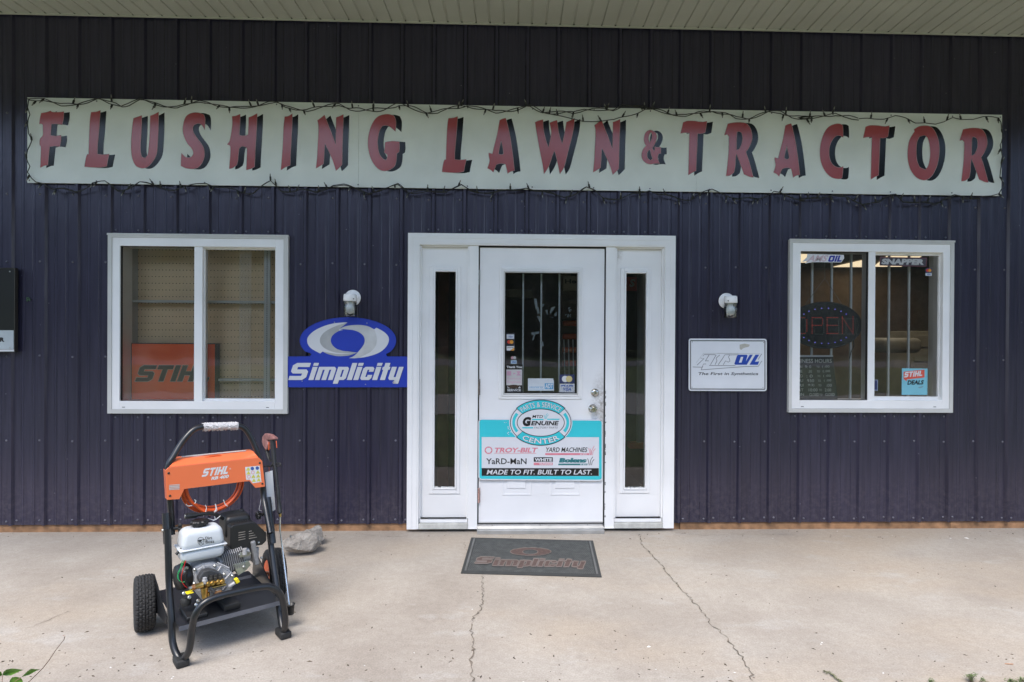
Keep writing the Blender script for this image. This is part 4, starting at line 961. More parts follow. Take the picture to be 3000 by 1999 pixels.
MB().prism([(a.x, YP-.11, p[1]-.2), (b.x, YP-.003, p[1]-.2), (b.x-.02, YP-.003, p[1]-.2), (a.x-.02, YP-.11, p[1]-.2)], (0, 0, p[3]-p[1]+.3)).build('side_panel', mat('side_panel_grey', (.55, .54, .50), .5), dsp)
MB().box((p[2]+.14, .14, p[1]-.25), (p[2]+.15, YP-.001, p[3]+.12)).build('side_panel', mat('side_panel_grey', (.55, .54, .50), .5), dsp)  # added right-hand panel, bounces daylight onto the peg board
MB().box((p[0]-.1, .14, p[1]-.27), (p[2]+.15, YP+.006, p[1]-.255)).build('base_bounce_board', SHG, dsp)  # added pale board below, there to bounce light upward
MB().box((p[0]-.1, .14, p[3]+.122), (p[2]+.15, YP+.006, p[3]+.135)).build('top_bounce_board', SHG, dsp)  # added pale board above, there to bounce light downward
# plastic strip curtain behind the right hand sash
x0, x1 = W(*c7(1085, 400), .07).x, W(*c7(1178, 400), .07).x
clr = bpy.data.materials.new('clear_film'); clr.use_nodes = True; nt = clr.node_tree; n = nt.nodes
n.remove(n['Principled BSDF']); tr_ = n.new('ShaderNodeBsdfTransparent'); df = n.new('ShaderNodeBsdfDiffuse'); df.inputs[0].default_value = (.7, .7, .68, 1)
mxs = n.new('ShaderNodeMixShader'); mxs.inputs[0].default_value = .22; nt.links.new(tr_.outputs[0], mxs.inputs[1]); nt.links.new(df.outputs[0], mxs.inputs[2]); nt.links.new(mxs.outputs[0], n['Material Output'].inputs['Surface'])
mb = MB(); kx = 14; vs = []
for i in range(kx+1):
    x = x0+(x1-x0)*i/kx; y = .07+.006*math.sin(i*1.9)
    vs += [(x, y, LW[1]), (x, y, LW[3])]
mb.add(vs, [(2*i, 2*i+1, 2*i+3, 2*i+2) for i in range(kx)], 0, True)
tag(mb.build('plastic_strip', clr), 'clear hanging plastic strip behind the right sash of the left window', 'plastic strip')
YB = .118
q = RX(*c7(228, 935), *c7(895, 1420), YB)
ob = thing('light_box_sign', 'orange box sign with slanted black letters standing behind the left window', 'sign', ((q[0]+q[2])/2, YB, q[1]))
ORG = mat('orange_acrylic', (.92, .12, .012), .3, var=.04, vscale=2)
MB().box((q[0], YB, q[1]-.05), (q[2], YB+.075, q[3])).build('case', mat('black_case', (.03, .03, .03), .5), ob)
MB().box((q[0]+.006, YB-.003, q[1]-.04), (q[2]-.004, YB-.0005, q[3]-.006)).build('face', ORG, ob)
f7 = lambda k: (lambda x, y: W(*c7(x, y), YB-k))
OUTL = mat('pale_letter_outline', (.70, .55, .45), .4)
gp = glyphs('STIHL', (258, 1110, 880, 1238), .36, .1)
for nm, m_, gr, k in (('lettering', BLACK, 0, .0046),):
    mb = MB()
    for loops in gp: mb.add(*loops_mesh(loops, f7(k)))
    mb.build(nm, m_, ob)
mb = MB()
for loops in gp:
    for l in loops:
        n_ = len(l); vs = []
        ctr = 1
        for i, pnt in enumerate(l):
            t1 = (Vector(pnt)-Vector(l[i-1])).normalized(); t2 = (Vector(l[(i+1) % n_])-Vector(pnt)).normalized(); t = (t1+t2)
            if t.length < 1e-6: t = t1
            t.normalize(); nn = Vector((t.y, -t.x))*4.5
            vs += [f7(.0042)(pnt[0]-nn.x, pnt[1]-nn.y), f7(.0042)(pnt[0]+nn.x, pnt[1]+nn.y)]
        mb.add(vs, [(2*i, 2*i+1, (2*i+3) % (2*n_), (2*i+2) % (2*n_)) for i in range(n_)])
mb.build('letter_outline', OUTL, ob)

# ------------------------------------------------------------------ in and behind the right window
def c8p(k): return lambda x, y: W(*c8(x, y), k)
# LED sign
YO = .085
o8 = thing('led_open_sign', 'black oval LED sign reading OPEN hung by a cord behind the right window', 'sign', (W(*c8(470, 765), YO).x, YO, W(*c8(470, 765), YO).z))
oc = [W(*c8(x, y), YO) for x, y in ell(468, 765, 300, 190, 56)]
MB().prism(oc, (0, .02, 0)).build('housing', mat('dark_oval_housing', (.022, .028, .032), .35), o8)
MB().tube([W(*c8(x, y), YO) for x, y in ell(468, 765, 300, 190, 56)], .004, 6, closed=True).build('rim', mat('oval_rim', (.05, .055, .06), .3), o8)
LR = mat('red_led', (.5, .05, .04), .4, emit=(1, .12, .08), estr=.08); LG = mat('unlit_led', (.20, .26, .22), .4); LB = mat('blue_led', (.1, .1, .8), .4, emit=(.25, .25, 1), estr=.5)
def dots(mb, pts, r0=3.6):
    for x, y in pts:
        vs, fs = loops_mesh([ell(x, y, r0, r0, 6)], c8p(YO-.0022)); mb.add(vs, fs)
def seg(a, b, n): return [(a[0]+(b[0]-a[0])*i/n, a[1]+(b[1]-a[1])*i/n) for i in range(n+1)]
red = []
for x0_, kind in ((215, 'O'), (362, 'P'), (485, 'E'), (610, 'N')):
    x1_ = x0_+88; t, b_, m_ = 702, 832, 766
    if kind == 'O': x1_ = x0_+104; red += seg((x0_, t+18), (x0_, b_-18), 8)+seg((x1_, t+18), (x1_, b_-18), 8)+seg((x0_+16, t), (x1_-16, t), 5)+seg((x0_+16, b_), (x1_-16, b_), 5)
    if kind == 'P': red += seg((x0_, t), (x0_, b_), 9)+seg((x0_, t), (x1_-12, t), 6)+seg((x0_, m_), (x1_-12, m_), 6)+seg((x1_-2, t+12), (x1_-2, m_-12), 3)
    if kind == 'E': red += seg((x0_, t), (x0_, b_), 9)+seg((x0_, t), (x1_, t), 7)+seg((x0_, m_), (x1_-6, m_), 6)+seg((x0_, b_), (x1_, b_), 7)
    if kind == 'N': red += seg((x0_, t-6), (x0_, b_), 10)+seg((x1_, t-6), (x1_, b_), 10)+seg((x0_, t), (x1_, b_), 10)
mb = MB(); dots(mb, red, 3.5); mb.build('red_lamps', LR, o8)
gr_ = []
for x0_ in (228, 378, 500, 560, 640): gr_ += seg((x0_+10, 712), (x0_+70, 712), 4)+seg((x0_+80, 722), (x0_+80, 825), 7)+seg((x0_+10, 838), (x0_+70, 838), 4)
gr_ += seg((728, 712), (742, 765), 3)+seg((742, 765), (725, 832), 4)
mb = MB(); dots(mb, gr_, 3.2); mb.build('unlit_lamps', LG, o8)
mb = MB(); dots(mb, [p_ for i, p_ in enumerate(ell(468, 770, 232, 145, 26)) if not (i in (0, 1, 2, 12, 13, 14, 25, 24))], 3.8); mb.build('blue_lamps', LB, o8)
mb = MB(); mb.tube([c8p(YO+.01)(302, 600), c8p(YO+.01)(466, 380), c8p(YO+.01)(602, 588)], .0022, 5); mb.tube([c8p(YO+.01)(466, 380), c8p(YO+.01)(466, 160)], .0018, 5)
mb.build('hanging_cord', mat('grey_cord', (.30, .28, .25), .6), o8)
mb = MB(); mb.tube([c8p(YO+.02)(*p_) for p_ in ((700, 880), (705, 930), (680, 990), (668, 1040))], .003, 6); mb.build('power_cord', BLACK, o8)
# hours board
YHB = .022
hb = thing('hours_board', 'black business hours board with white lettering in the lower left corner of the right window', 'sign', (W(*c8(400, 1190), YHB).x, YHB, W(*c8(400, 1190), YHB).z))
PWB = mat('bright_print', (.85, .85, .84), .5)
HBm = mat('hours_board_black', (.03, .035, .038), .35)
plate('board', mp(c8, T_('160,1012 532,1012 572,1372 160,1372')), YHB, .002, HBm, hb)
f8 = c8p(YHB-.0008)
decal('top_strip', [[rect(160, 1011, 534, 1025)]], 0, PW, hb, f8)
mb = MB(); text(mb, 'BUSINESS HOURS', (196, 1042, 522, 1074), f8, bold=.0)
rowsT = [('MON', 'ON 9: 0', '( :00'), ('TUE', '  : 0', '( :00'), ('WED', '', ''), ]
days = ['MON', 'TUE', 'WED', 'THU', 'FRI', 'SAT', 'SUN']; op = ['9: 0', ':30', ': 0', '930', '9:3)', '10:00', 'CLOSED']; cl = ['( :00', '(.:00', '( :00', '( :00', ':00', '2:00', 'CLOSED']
for i in range(7):
    y = 1094+i*38; sx_ = i*4.0
    text(mb, days[i], (216+sx_*.6, y, 280+sx_*.6, y+23), f8, bold=0)
    wa = {4: 52, 5: 72, 3: 56, 6: 78}.get(i, 50)
    text(mb, op[i], (304+sx_*1.5+ (0 if i != 1 else 18), y, 304+sx_*1.5+wa, y+24), f8, bold=0)
    text(mb, 'TO', (398+sx_, y+4, 422+sx_, y+21), f8, bold=0)
    wb = {4: 44, 5: 52, 6: 76}.get(i, 60)
    text(mb, cl[i], (442+sx_*1.2+(62-wb if i < 5 else 0), y, 442+sx_*1.2+(62 if i < 5 else wb), y+24), f8, bold=0)
mb.build('lettering', PWB, hb)
# stickers on the glass (outer faces)
def sticker(name, label, fn, cx, cy, Y, cat='sticker', nm='sticker', group=None):
    q_ = W(*fn(cx, cy), Y); return thing(nm, label, cat, (q_.x, Y, q_.z), group=group)
YG = .0008
st = sticker('', 'white slanted oil sticker with blue letters in the top left of the right window', c8, 450, 220, YG)
g8 = lambda k: c8p(YG-k)
decal('backing', [[T_('322,180 622,188 626,215 600,250 370,248 300,260 330,240 278,245 318,208')]], 0, PW, st, g8(0))
mb = MB()
for loops in glyphs('OIL', (490, 194, 618, 244), .35, .12): mb.add(*loops_mesh(loops, g8(.0004)))
mb.build('lettering', mat('sticker_blue', (.015, .025, .33), .4), st)
mb = MB(); text(mb, 'AMS', (318, 190, 500, 244), g8(.0004), shear=.5, bold=.03); mb.build('lettering', mat('faded_pink_vinyl', (.62, .46, .50), .5), st)
YG2 = .0285
st = sticker('', 'dark plum sticker with grey capital letters across the top right of the right window', c8, 1108, 245, YG2)
h8 = lambda k: c8p(YG2-k); t_ = .016
decal('backing', [[T_('918,205 1304,211 1300,285 915,276')]], 0, mat('plum_vinyl', (.16, .06, .08), .4), st, h8(0))
decal('inner', [[T_('924,211 1298,217 1294,279 921,271')]], 0, mat('plum_dark_vinyl', (.05, .04, .05), .4), st, h8(.0003))
mb = MB(); text(mb, 'SNAPPER', (928, 218, 1288, 266), h8(.0006), shear=.22, bold=.06, tilt=.014); mb.build('lettering', PG, st)
def card_mark(root, fn, x0, y0, x1, y1, ca, cb, back):
    decal('card_back', [[rect(x0, y0, x1, y1)]], 0, back, root, fn(0))
    cx, cy, rr = (x0+x1)/2, (y0+y1)/2, (y1-y0)*.36; 
    decal('disc', [[ell(cx-rr*.62, cy, rr, rr, 20)]], 0, ca, root, fn(.0003)); decal('disc', [[ell(cx+rr*.62, cy, rr, rr, 20)]], 0, cb, root, fn(.0005))
MR = mat('disc_red', (.62, .05, .03), .4); MY = mat('disc_amber', (.75, .33, .04), .4); NV = mat('card_navy', (.03, .04, .12), .4); VB = mat('card_blue', (.04, .10, .35), .4); PALEB = mat('card_pale', (.62, .66, .70), .4)
st = sticker('', 'tiny two card sticker at the upper right edge of the right window', c8, 1318, 328, YG2)
card_mark(st, h8, 1293, 297, 1345, 334, MR, MY, NV)
decal('card_back', [[rect(1293, 337, 1343, 360)]], 0, PALEB, st, h8(0)); mb = MB(); text(mb, 'VISA', (1299, 341, 1338, 356), h8(.0004), shear=.2, bold=.04); mb.build('lettering', VB, st)
st = sticker('', 'square light blue deals sticker in the lower right of the right window', c8, 1203, 1228, YG2)
LBl = mat('pale_blue_vinyl', (.20, .50, .60), .4, var=.03); SRd = mat('coral_vinyl', (.66, .10, .07), .4, var=.03)
decal('backing', [[T_('1099,1118 1309,1121 1307,1337 1096,1336')]], 0, LBl, st, h8(0))
decal('flash', [[T_('1112,1147 1284,1129 1284,1194 1140,1210 1136,1226 1118,1210 1112,1206')]], 0, SRd, st, h8(.0003))
mb = MB()
for loops in glyphs('STIHL', (1116, 1150, 1272, 1194), .2, .14, tilt=-.09): mb.add(*loops_mesh(loops, h8(.0006)))
mb.build('lettering', PW, st)
mb = MB(); text(mb, 'DEALS', (1142, 1218, 1280, 1254), h8(.0006), shear=.2, bold=.045, tilt=-.02); mb.build('lettering', BLACK, st)
mb = MB(); strokes(mb, [T_('1232,1276 1275,1266'), T_('1240,1280 1268,1272')], 3, h8(.0006)); mb.build('flourish', mat('grey_print', (.22, .23, .25), .4), st)
st = sticker('', 'small dark blue narrow sticker beside the mullion at the bottom of the right window', c8, 885, 1255, YG2)
decal('backing', [[T_('868,1210 902,1212 900,1302 866,1300')]], 0, mat('slate_vinyl', (.22, .26, .36), .4), st, h8(0))
decal('inner', [[rect(868, 1218, 895, 1294)]], 0, mat('card_navy', (.03, .04, .12), .4), st, h8(.0003))

# ------------------------------------------------------------------ stickers and tape on the door glass
YDG = YD+.0138
e9 = crop(1400, 760, 3.7333)
def k9(k): return lambda x, y: W(*e9(x, y), YDG-k)
st = sticker('', 'tall black strip of three card logos on the left edge of the door glass', e9, 356, 900, YDG)
decal('backing', [[rect(305, 805, 404, 1004)]], 0, mat('strip_black', (.02, .02, .03), .4), st, k9(0))
decal('card_back', [[rect(315, 822, 396, 870)]], 0, PALEB, st, k9(.0003)); mb = MB(); text(mb, 'VISA', (332, 836, 384, 858), k9(.0006), shear=.2, bold=.03); mb.build('lettering', VB, st)
decal('disc', [[ell(342, 904, 20, 20, 20)]], 0, MR, st, k9(.0003)); decal('disc', [[ell(369, 904, 20, 20, 20)]], 0, MY, st, k9(.0005))
decal('card_back', [[rect(315, 950, 396, 998)]], 0, PW, st, k9(.0003)); decal('corner', [[T_('396,968 396,998 350,998')]], 0, MY, st, k9(.0005))
mb = MB(); text(mb, 'DISCOVER', (320, 960, 392, 972), k9(.0006), bold=.02); mb.build('lettering', BLACK, st)
st = sticker('', 'faded two logo sticker below the tall card strip on the door glass', e9, 392, 1100, YDG)
decal('disc', [[ell(378, 1078, 17, 17, 18)]], 0, mat('faded_pink_disc', (.55, .30, .36), .4), st, k9(0)); decal('disc', [[ell(402, 1078, 17, 17, 18)]], 0, PG, st, k9(.0003))
decal('card_back', [[rect(361, 1105, 424, 1143)]], 0, mat('pale_blue_card', (.40, .52, .62), .4), st, k9(0)); mb = MB(); text(mb, 'VISA', (368, 1114, 418, 1134), k9(.0004), shear=.2, bold=.03); mb.build('lettering', VB, st)
st = sticker('', 'black thank you poster with faded pink logo, lower left of the door glass', e9, 396, 1305, YDG)
decal('backing', [[rect(303, 1150, 490, 1456)]], 0, mat('poster_black', (.015, .014, .012), .4), st, k9(0))
decal('panel', [[rect(311, 1206, 483, 1378)]], 0, mat('poster_grey_white', (.55, .54, .54), .5), st, k9(.0003))
PK2 = mat('washed_pink', (.60, .34, .46), .5)
decal('logo', [[T_('318,1224 366,1224 366,1272 318,1272')], [T_('388,1240 418,1248 388,1262')], [T_('420,1224 472,1224 452,1247 472,1272 420,1272 436,1248')]], 0, PK2, st, k9(.0005))
mb = MB(); text(mb, 'Kawasaki', (318, 1290, 476, 1316), k9(.0005), bold=.04); text(mb, 'Engines', (318, 1326, 472, 1362), k9(.0005), bold=.04); mb.build('lettering', mat('washed_pink_light', (.58, .44, .50), .5), st)
mb = MB(); text(mb, 'Thank You', (313, 1166, 480, 1190), k9(.0005), bold=.03); text(mb, 'SALES &', (322, 1390, 470, 1412), k9(.0005), bold=.02); text(mb, 'SERVICE', (322, 1420, 470, 1444), k9(.0005), bold=.03); mb.build('lettering', PW, st)
decal('burn_mark', [[ell(392, 1392, 62, 20, 20)]], 0, mat('brown_scorch', (.05, .03, .015), .7), st, k9(.0007))
st = sticker('', 'white secured by alarm sticker at the bottom middle of the door glass', e9, 690, 1373, YDG)
decal('backing', [[rect(548, 1303, 825, 1438), ], [rect(824.5, 1322, 831, 1444)]], 0, mat('alarm_white', (.62, .67, .72), .4), st, k9(0))
AB = mat('alarm_blue', (.10, .35, .60), .4)
decal('logo', [[rect(731, 1356, 824, 1420)]], 0, AB, st, k9(.0003))
mb = MB(); text(mb, 'ADT', (738, 1362, 820, 1412), k9(.0006), bold=.03); mb.build('lettering', PW, st)
mb = MB(); text(mb, 'secured by', (560, 1386, 718, 1412), k9(.0004), shear=.25, bold=.01); strokes(mb, [T_('560,1420 722,1420')], 3, k9(.0004)); mb.build('lettering', AB, st)
st = sticker('', 'peeling card sticker with white and yellow discs, lower right of door glass', e9, 976, 1362, YDG)
card_mark(st, k9, 893, 1260, 1058, 1358, PW, mat('faded_yellow', (.66, .55, .25), .5), NV)
decal('card_back', [[rect(893, 1362, 1058, 1466)]], 0, mat('cracked_card_white', (.62, .64, .68), .5, var=.3, vscale=120), st, k9(0))
mb = MB(); text(mb, 'PLUS', (910, 1376, 1042, 1392), k9(.0004), bold=.08); text(mb, 'VISA', (925, 1402, 1028, 1438), k9(.0004), shear=.2, bold=.03); mb.build('lettering', VB, st)
# scraps of tape left on the inside of the glass
TAPE = mat('old_tape', (.34, .37, .38), .5, var=.1, vscale=40)
scr = [T_('612,432 642,430 655,530 632,550'), T_('640,528 665,525 678,592 652,598'), T_('645,622 680,620 690,690 675,688'), T_('584,802 670,788 672,812 590,830'), T_('612,824 628,826 606,890 592,886'), T_('694,900 714,900 722,952 696,954'), T_('705,490 732,490 704,528'), T_('736,555 765,552 762,612'), T_('790,560 800,530 848,514 835,545 790,598'), T_('790,636 825,634 820,642'), T_('835,600 868,568 862,620 840,622')]
lbs = ['longest upright scrap of tape, topmost of the cluster left of the middle bar', 'short tape scrap joined under the longest upright one', 'small slanted tape scrap beside the middle bar below the joined pair', 'nearly level tape strip left of the middle bar, halfway down the door glass', 'thin tape tail hanging under the level tape strip', 'lowest tape scrap, just right of the middle bar', 'small triangular tape scrap just right of the middle bar', 'pointed tape scrap between the middle and right bars', 'crumpled bright tape scrap left of the right bar', 'flat sliver of tape under the crumpled scrap', 'faint torn tape scrap touching the right bar']
for s_, lb in zip(scr, lbs):
    tag(decal('tape_scrap', [[s_]], 0, TAPE, None, lambda x, y: W(*e9(x, y), YD+.0165)), lb, 'tape', 'tape scraps on the door glass')
mb = MB(); r_ = random.Random(6)
for i in range(9):
    x = 950+r_.uniform(0, 70); y = 520+r_.uniform(0, 105); mb.add(*loops_mesh([[(x, y), (x+r_.uniform(6, 22), y+r_.uniform(-12, 6)), (x+r_.uniform(-4, 18), y+r_.uniform(10, 26))]], lambda a, b: W(*e9(a, b), YD+.0165)))
tag(mb.build('tape_residue', TAPE), 'crackled tape residue near the right edge of the door glass', 'tape')

# ------------------------------------------------------------------ inside the shop
LGT = mat('lit_diffuser', (.9, .85, .7), .5, emit=(1, .80, .52), estr=.42)
def ceil_pt(px, py, z=2.74): return G(px, py, z)
def lit(name, pts, label):
    P = [G(x, y, 2.73) for x, y in pts]; c = sum(P, Vector())/len(P)
    t = thing(name, label, 'ceiling light', c); MB().prism(P, (0, 0, .008)).build('diffuser', LGT, t)
lit('ceiling_light', [(2441, 783), (2562, 783), (2562, 764), (2525, 764)], 'long lit ceiling light receding behind the left pane of the right window')
lit('ceiling_light', [(2560, 782), (2640, 782), (2700, 752), (2600, 750)], 'lit ceiling light behind the dark letter sticker of the right window')
lit('ceiling_light', [(2300, 770), (2362, 770), (2375, 738), (2330, 738)], 'lit ceiling light at the upper left corner of the right window')
pl = bpy.data.lights.new('shop_fill', 'AREA'); pl.shape = 'RECTANGLE'; pl.size = 1.2; pl.size_y = 3; pl.energy = 9; pl.color = (1, .92, .8)  # unseen area light added near the window to brighten fronts of interior things
plo = bpy.data.objects.new('shop_fill', pl); plo.location = (4.2, 1.7, 2.68); COL.objects.link(plo)
# partition between the right hand room and the entry, brown post and white pipe by the door
MB().box((1.45, .9, .01), (1.55, 6.88, 2.74)).build('partition', INT_D, B)
def simple(name, label, cat, boxes, m_, loc, group=None, bev=.004):
    t = thing(name, label, cat, loc, group=group)
    for nm, a, b in boxes: MB().box(a, b).build(nm, m_ if not isinstance(m_, dict) else m_[nm], t, bevel=bev)
    return t
x = W(1298, 1100, .9).x; t = thing('post', 'brown wooden post standing inside behind the left side light', 'post', (x, .9, 0)); MB().box((x-.045, .9, .01), (x+.045, .99, 2.74)).build('post_shaft', mat('brown_post', (.22, .075, .035), .6, var=.2, vscale=9), t)
x = W(1876, 1100, .8).x; t = thing('pipe', 'pale upright pipe inside behind the right side light', 'pipe', (x, .8, 0)); MB().cyl((x, .8, .5), (x, .8, 2.7), .03, 14).build('pipe_shaft', mat('pale_pipe', (.32, .35, .36), .4), t)
MB().box((x-.1, .75, .47), (x+.1, .85, .52)).build('red_bracket', mat('dark_red_paint', (.4, .03, .02), .5), t, bevel=.005)
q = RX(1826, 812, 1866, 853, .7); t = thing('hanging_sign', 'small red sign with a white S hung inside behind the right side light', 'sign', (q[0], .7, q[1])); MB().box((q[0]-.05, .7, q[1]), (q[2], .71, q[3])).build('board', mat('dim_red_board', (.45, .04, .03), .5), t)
mb = MB(); text(mb, 'S', (1843, 818, 1862, 841), lambda x, y: W(x, y, .699), shear=.2, bold=.05); mb.build('lettering', PG, t)
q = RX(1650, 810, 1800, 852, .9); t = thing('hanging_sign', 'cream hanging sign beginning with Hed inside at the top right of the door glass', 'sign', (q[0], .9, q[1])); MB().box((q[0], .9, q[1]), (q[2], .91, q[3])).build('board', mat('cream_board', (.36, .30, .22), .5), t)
mb = MB(); text(mb, 'Hedge', (1655, 818, 1728, 835), lambda x, y: W(x, y, .899), bold=.03); mb.build('lettering', BLACK, t)
# air conditioner / shelf seen high on the left through the door
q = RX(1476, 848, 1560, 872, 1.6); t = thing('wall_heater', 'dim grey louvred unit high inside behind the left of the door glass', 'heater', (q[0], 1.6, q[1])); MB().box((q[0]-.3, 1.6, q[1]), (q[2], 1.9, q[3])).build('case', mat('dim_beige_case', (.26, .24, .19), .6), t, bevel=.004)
for i in range(5): MB().box((q[0]-.28, 1.594, q[1]+.008+i*.012), (q[0]+.05, 1.599, q[1]+.012+i*.012)).build('louvre', BLACK, t)
# orange goods hanging inside right part of the door
t = thing('tool_rack', 'rack of orange and grey tools hanging inside behind the right of the door glass', 'tool rack', (W(1672, 1000, 1.1).x, 1.1, .9))
q = RX(1644, 930, 1700, 1085, 1.1)
MB().box((q[0], 1.12, q[1]), (q[2]+.3, 1.14, q[3]+.25)).build('back_panel', mat('rack_panel', (.10, .06, .045), .7), t)
for i in range(4):
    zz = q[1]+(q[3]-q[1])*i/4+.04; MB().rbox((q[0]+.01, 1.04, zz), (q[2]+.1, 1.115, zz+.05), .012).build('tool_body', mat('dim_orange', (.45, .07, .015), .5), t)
for i in range(3):
    xx = q[0]+.02+i*.04; MB().cyl((xx+.01, 1.02, q[1]-.2), (xx, 1.05, q[1]+.28), .006, 8).build('tool_shaft', SHG, t)
# right hand room: counter, drawer cabinet, covered machine, shelf
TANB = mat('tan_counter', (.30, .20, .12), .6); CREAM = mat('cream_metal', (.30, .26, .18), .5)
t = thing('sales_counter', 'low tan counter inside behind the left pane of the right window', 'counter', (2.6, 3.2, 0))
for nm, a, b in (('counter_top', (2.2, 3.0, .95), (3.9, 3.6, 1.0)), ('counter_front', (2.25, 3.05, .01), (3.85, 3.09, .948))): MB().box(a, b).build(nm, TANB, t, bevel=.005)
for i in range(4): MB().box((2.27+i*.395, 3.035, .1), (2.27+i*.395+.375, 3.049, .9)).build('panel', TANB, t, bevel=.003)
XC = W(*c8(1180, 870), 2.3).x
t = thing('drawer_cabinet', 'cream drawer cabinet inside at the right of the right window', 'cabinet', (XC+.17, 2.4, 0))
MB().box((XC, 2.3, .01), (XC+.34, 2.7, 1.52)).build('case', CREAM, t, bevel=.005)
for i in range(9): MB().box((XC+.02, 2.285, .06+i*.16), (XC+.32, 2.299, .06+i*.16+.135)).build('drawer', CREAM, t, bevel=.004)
t = thing('garden_tractor', 'pale garden tractor hood and seat inside behind the right pane of the right window', 'tractor', (3.3, 2.1, 0))
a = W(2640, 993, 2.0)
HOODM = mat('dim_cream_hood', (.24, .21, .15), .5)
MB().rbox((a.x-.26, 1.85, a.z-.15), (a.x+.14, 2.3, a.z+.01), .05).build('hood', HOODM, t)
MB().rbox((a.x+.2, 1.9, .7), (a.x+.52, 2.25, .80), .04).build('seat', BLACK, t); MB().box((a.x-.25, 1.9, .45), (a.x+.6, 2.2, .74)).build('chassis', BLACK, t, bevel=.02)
for dx in (-.12, .45):
    for yy in (1.8, 2.25): MB().lathe((a.x+dx, yy, .24), (0, 1, 0), [(0, .16), (.01, .23), (.09, .23), (.1, .16)], 20).build('wheel', BLACK, t)
t = thing('wall_shelf', 'dim wall shelf with boxes inside at the back of the right hand room', 'shelf', (3.4, 6.6, 1.5))
MB().box((2.2, 6.5, 1.60), (5.0, 6.88, 1.63)).build('board', TANB, t); MB().box((2.2, 6.5, 1.15), (5.0, 6.88, 1.18)).build('board', TANB, t)
r_ = random.Random(12)
for i in range(3):
    xx = 3.3+i*.59; zz = 1.632 if i % 2 else 1.182
    o_ = MB().box((xx, 6.6, zz), (xx+r_.uniform(.1, .17), 6.8, zz+r_.uniform(.1, .3))).build('carton', mat('carton_%s' % 'abc'[i % 3], ((.35, .24, .14), (.10, .12, .14), (.30, .30, .28))[i % 3], .7), None)
    tag(o_, ['brown carton on the dim wall shelf in the back room', 'dark box on the dim wall shelf in the back room', 'pale box on the dim wall shelf in the back room'][i % 3], 'box')

# ------------------------------------------------------------------ door mat
mt = thing('door_mat', 'grey rubber door mat with worn brown swoosh and lettering in front of the door', 'door mat', G(1560, 1635))
RUB = mat('grey_mat_rubber', (.045, .047, .046), .75, var=.12, vscale=14, bump=.3, bscale=150)
cm = crop(1180, 1380, 2.8695)
mc = [G(*cm(x, y), 0) for x, y in ((575, 567), (1600, 593), (1673, 898), (487, 866))]
def matp(u, v, z=0.):   # u across 0..1, v from back to front
    a = mc[0].lerp(mc[1], u); b = mc[3].lerp(mc[2], u); q = a.lerp(b, v); return Vector((q.x, q.y, z))
def matuv(x, y):   # crop px -> mat plane
    q = G(*cm(x, y), .008); return q
MB().prism([matp(0, 0, .001), matp(1, 0, .001), matp(1, 1, .001), matp(0, 1, .001)], (0, 0, .006)).build('base', RUB, mt, bevel=.002)
mb = MB(); nu, nv = 64, 40; r_ = random.Random(1)
for j in range(nv):
    for i in range(nu):
        u = .045+.91*(i+(.5 if j % 2 else 0)+.25)/nu; v = .05+.9*(j+.5)/nv
        if u > .955: continue
        c = matp(u, v, .007); s_ = .0046*r_.uniform(.85, 1.1); ux = (matp(1, v)-matp(0, v)).normalized(); uy = Vector((-ux.y, ux.x, 0))
        P = [c+ux*s_*math.cos(k*math.pi/3)+uy*s_*.75*math.sin(k*math.pi/3) for k in range(6)]
        mb.add(P+[c+Vector((0, 0, .0045))+ (p_-c)*.5 for p_ in P], [(k, (k+1) % 6, (k+1) % 6+6, k+6) for k in range(6)]+[(6, 7, 8, 9, 10, 11)])
tag(mb.build('rubber_studs', mat('stud_rubber', (.11, .115, .11), .7, var=.2, vscale=30), mt), kind='stuff')
mb = MB()
for side in (.022, .965):
    for j in range(46): 
        v = .04+.92*j/46; a = matp(side, v, .0072); b = matp(side+.014, v, .0072); w_ = (matp(0, 1)-matp(0, 0)).normalized()*.0035
        mb.add([a-w_, b-w_, b+w_, a+w_, a-w_+Vector((0, 0, .002)), b-w_+Vector((0, 0, .002)), b+w_+Vector((0, 0, .002)), a+w_+Vector((0, 0, .002))], [(4, 5, 6, 7), (0, 1, 5, 4), (1, 2, 6, 5), (2, 3, 7, 6), (3, 0, 4, 7)])
tag(mb.build('edge_ribs', mat('edge_rib_dust', (.17, .17, .165), .8), mt), kind='stuff')
BRN = mat('worn_brown_rubber', (.115, .07, .058), .8, var=.2, vscale=60); BRE = mat('dusty_outline', (.19, .155, .14), .9)
fm = lambda z: (lambda x, y: G(*cm(x, y), z))
def thickdecal(nm, polys, z, m_):
    mb = MB()
    for loops in polys: mb.add(*loops_mesh(loops, fm(z)))
    mb.build(nm, m_, mt)
jag = random.Random(3)
def jagged(lp, a):
    out = []
    for i in range(len(lp)):
        p0, p1 = lp[i], lp[(i+1) % len(lp)]; n_ = max(1, int(math.hypot(p1[0]-p0[0], p1[1]-p0[1])/11))
        for k in range(n_):
            t = k/n_; out.append((p0[0]+(p1[0]-p0[0])*t+jag.uniform(-a, a), p0[1]+(p1[1]-p0[1])*t+jag.uniform(-a, a)*.6))
    return out
thickdecal('emblem_edge', [[jagged(ell(1075, 678, 176, 36, 40), 3), jagged(ell(1072, 680, 60, 18, 24), 3)]], .0122, BRE)
thickdecal('emblem', [[ell(1075, 678, 168, 31, 40), ell(1072, 680, 68, 22, 24)]], .0126, BRN)
def matglyph(grow_):
    out = []
    for loops in glyphs('S', (600, 722, 772, 778), .6, .1) + glyphs('implicity', (752, 730, 1545, 795), .42, .07, tilt=.018):
        out.append([[(x, y) for x, y in l] for l in loops])
    return out
mg = matglyph(0)
mb = MB()
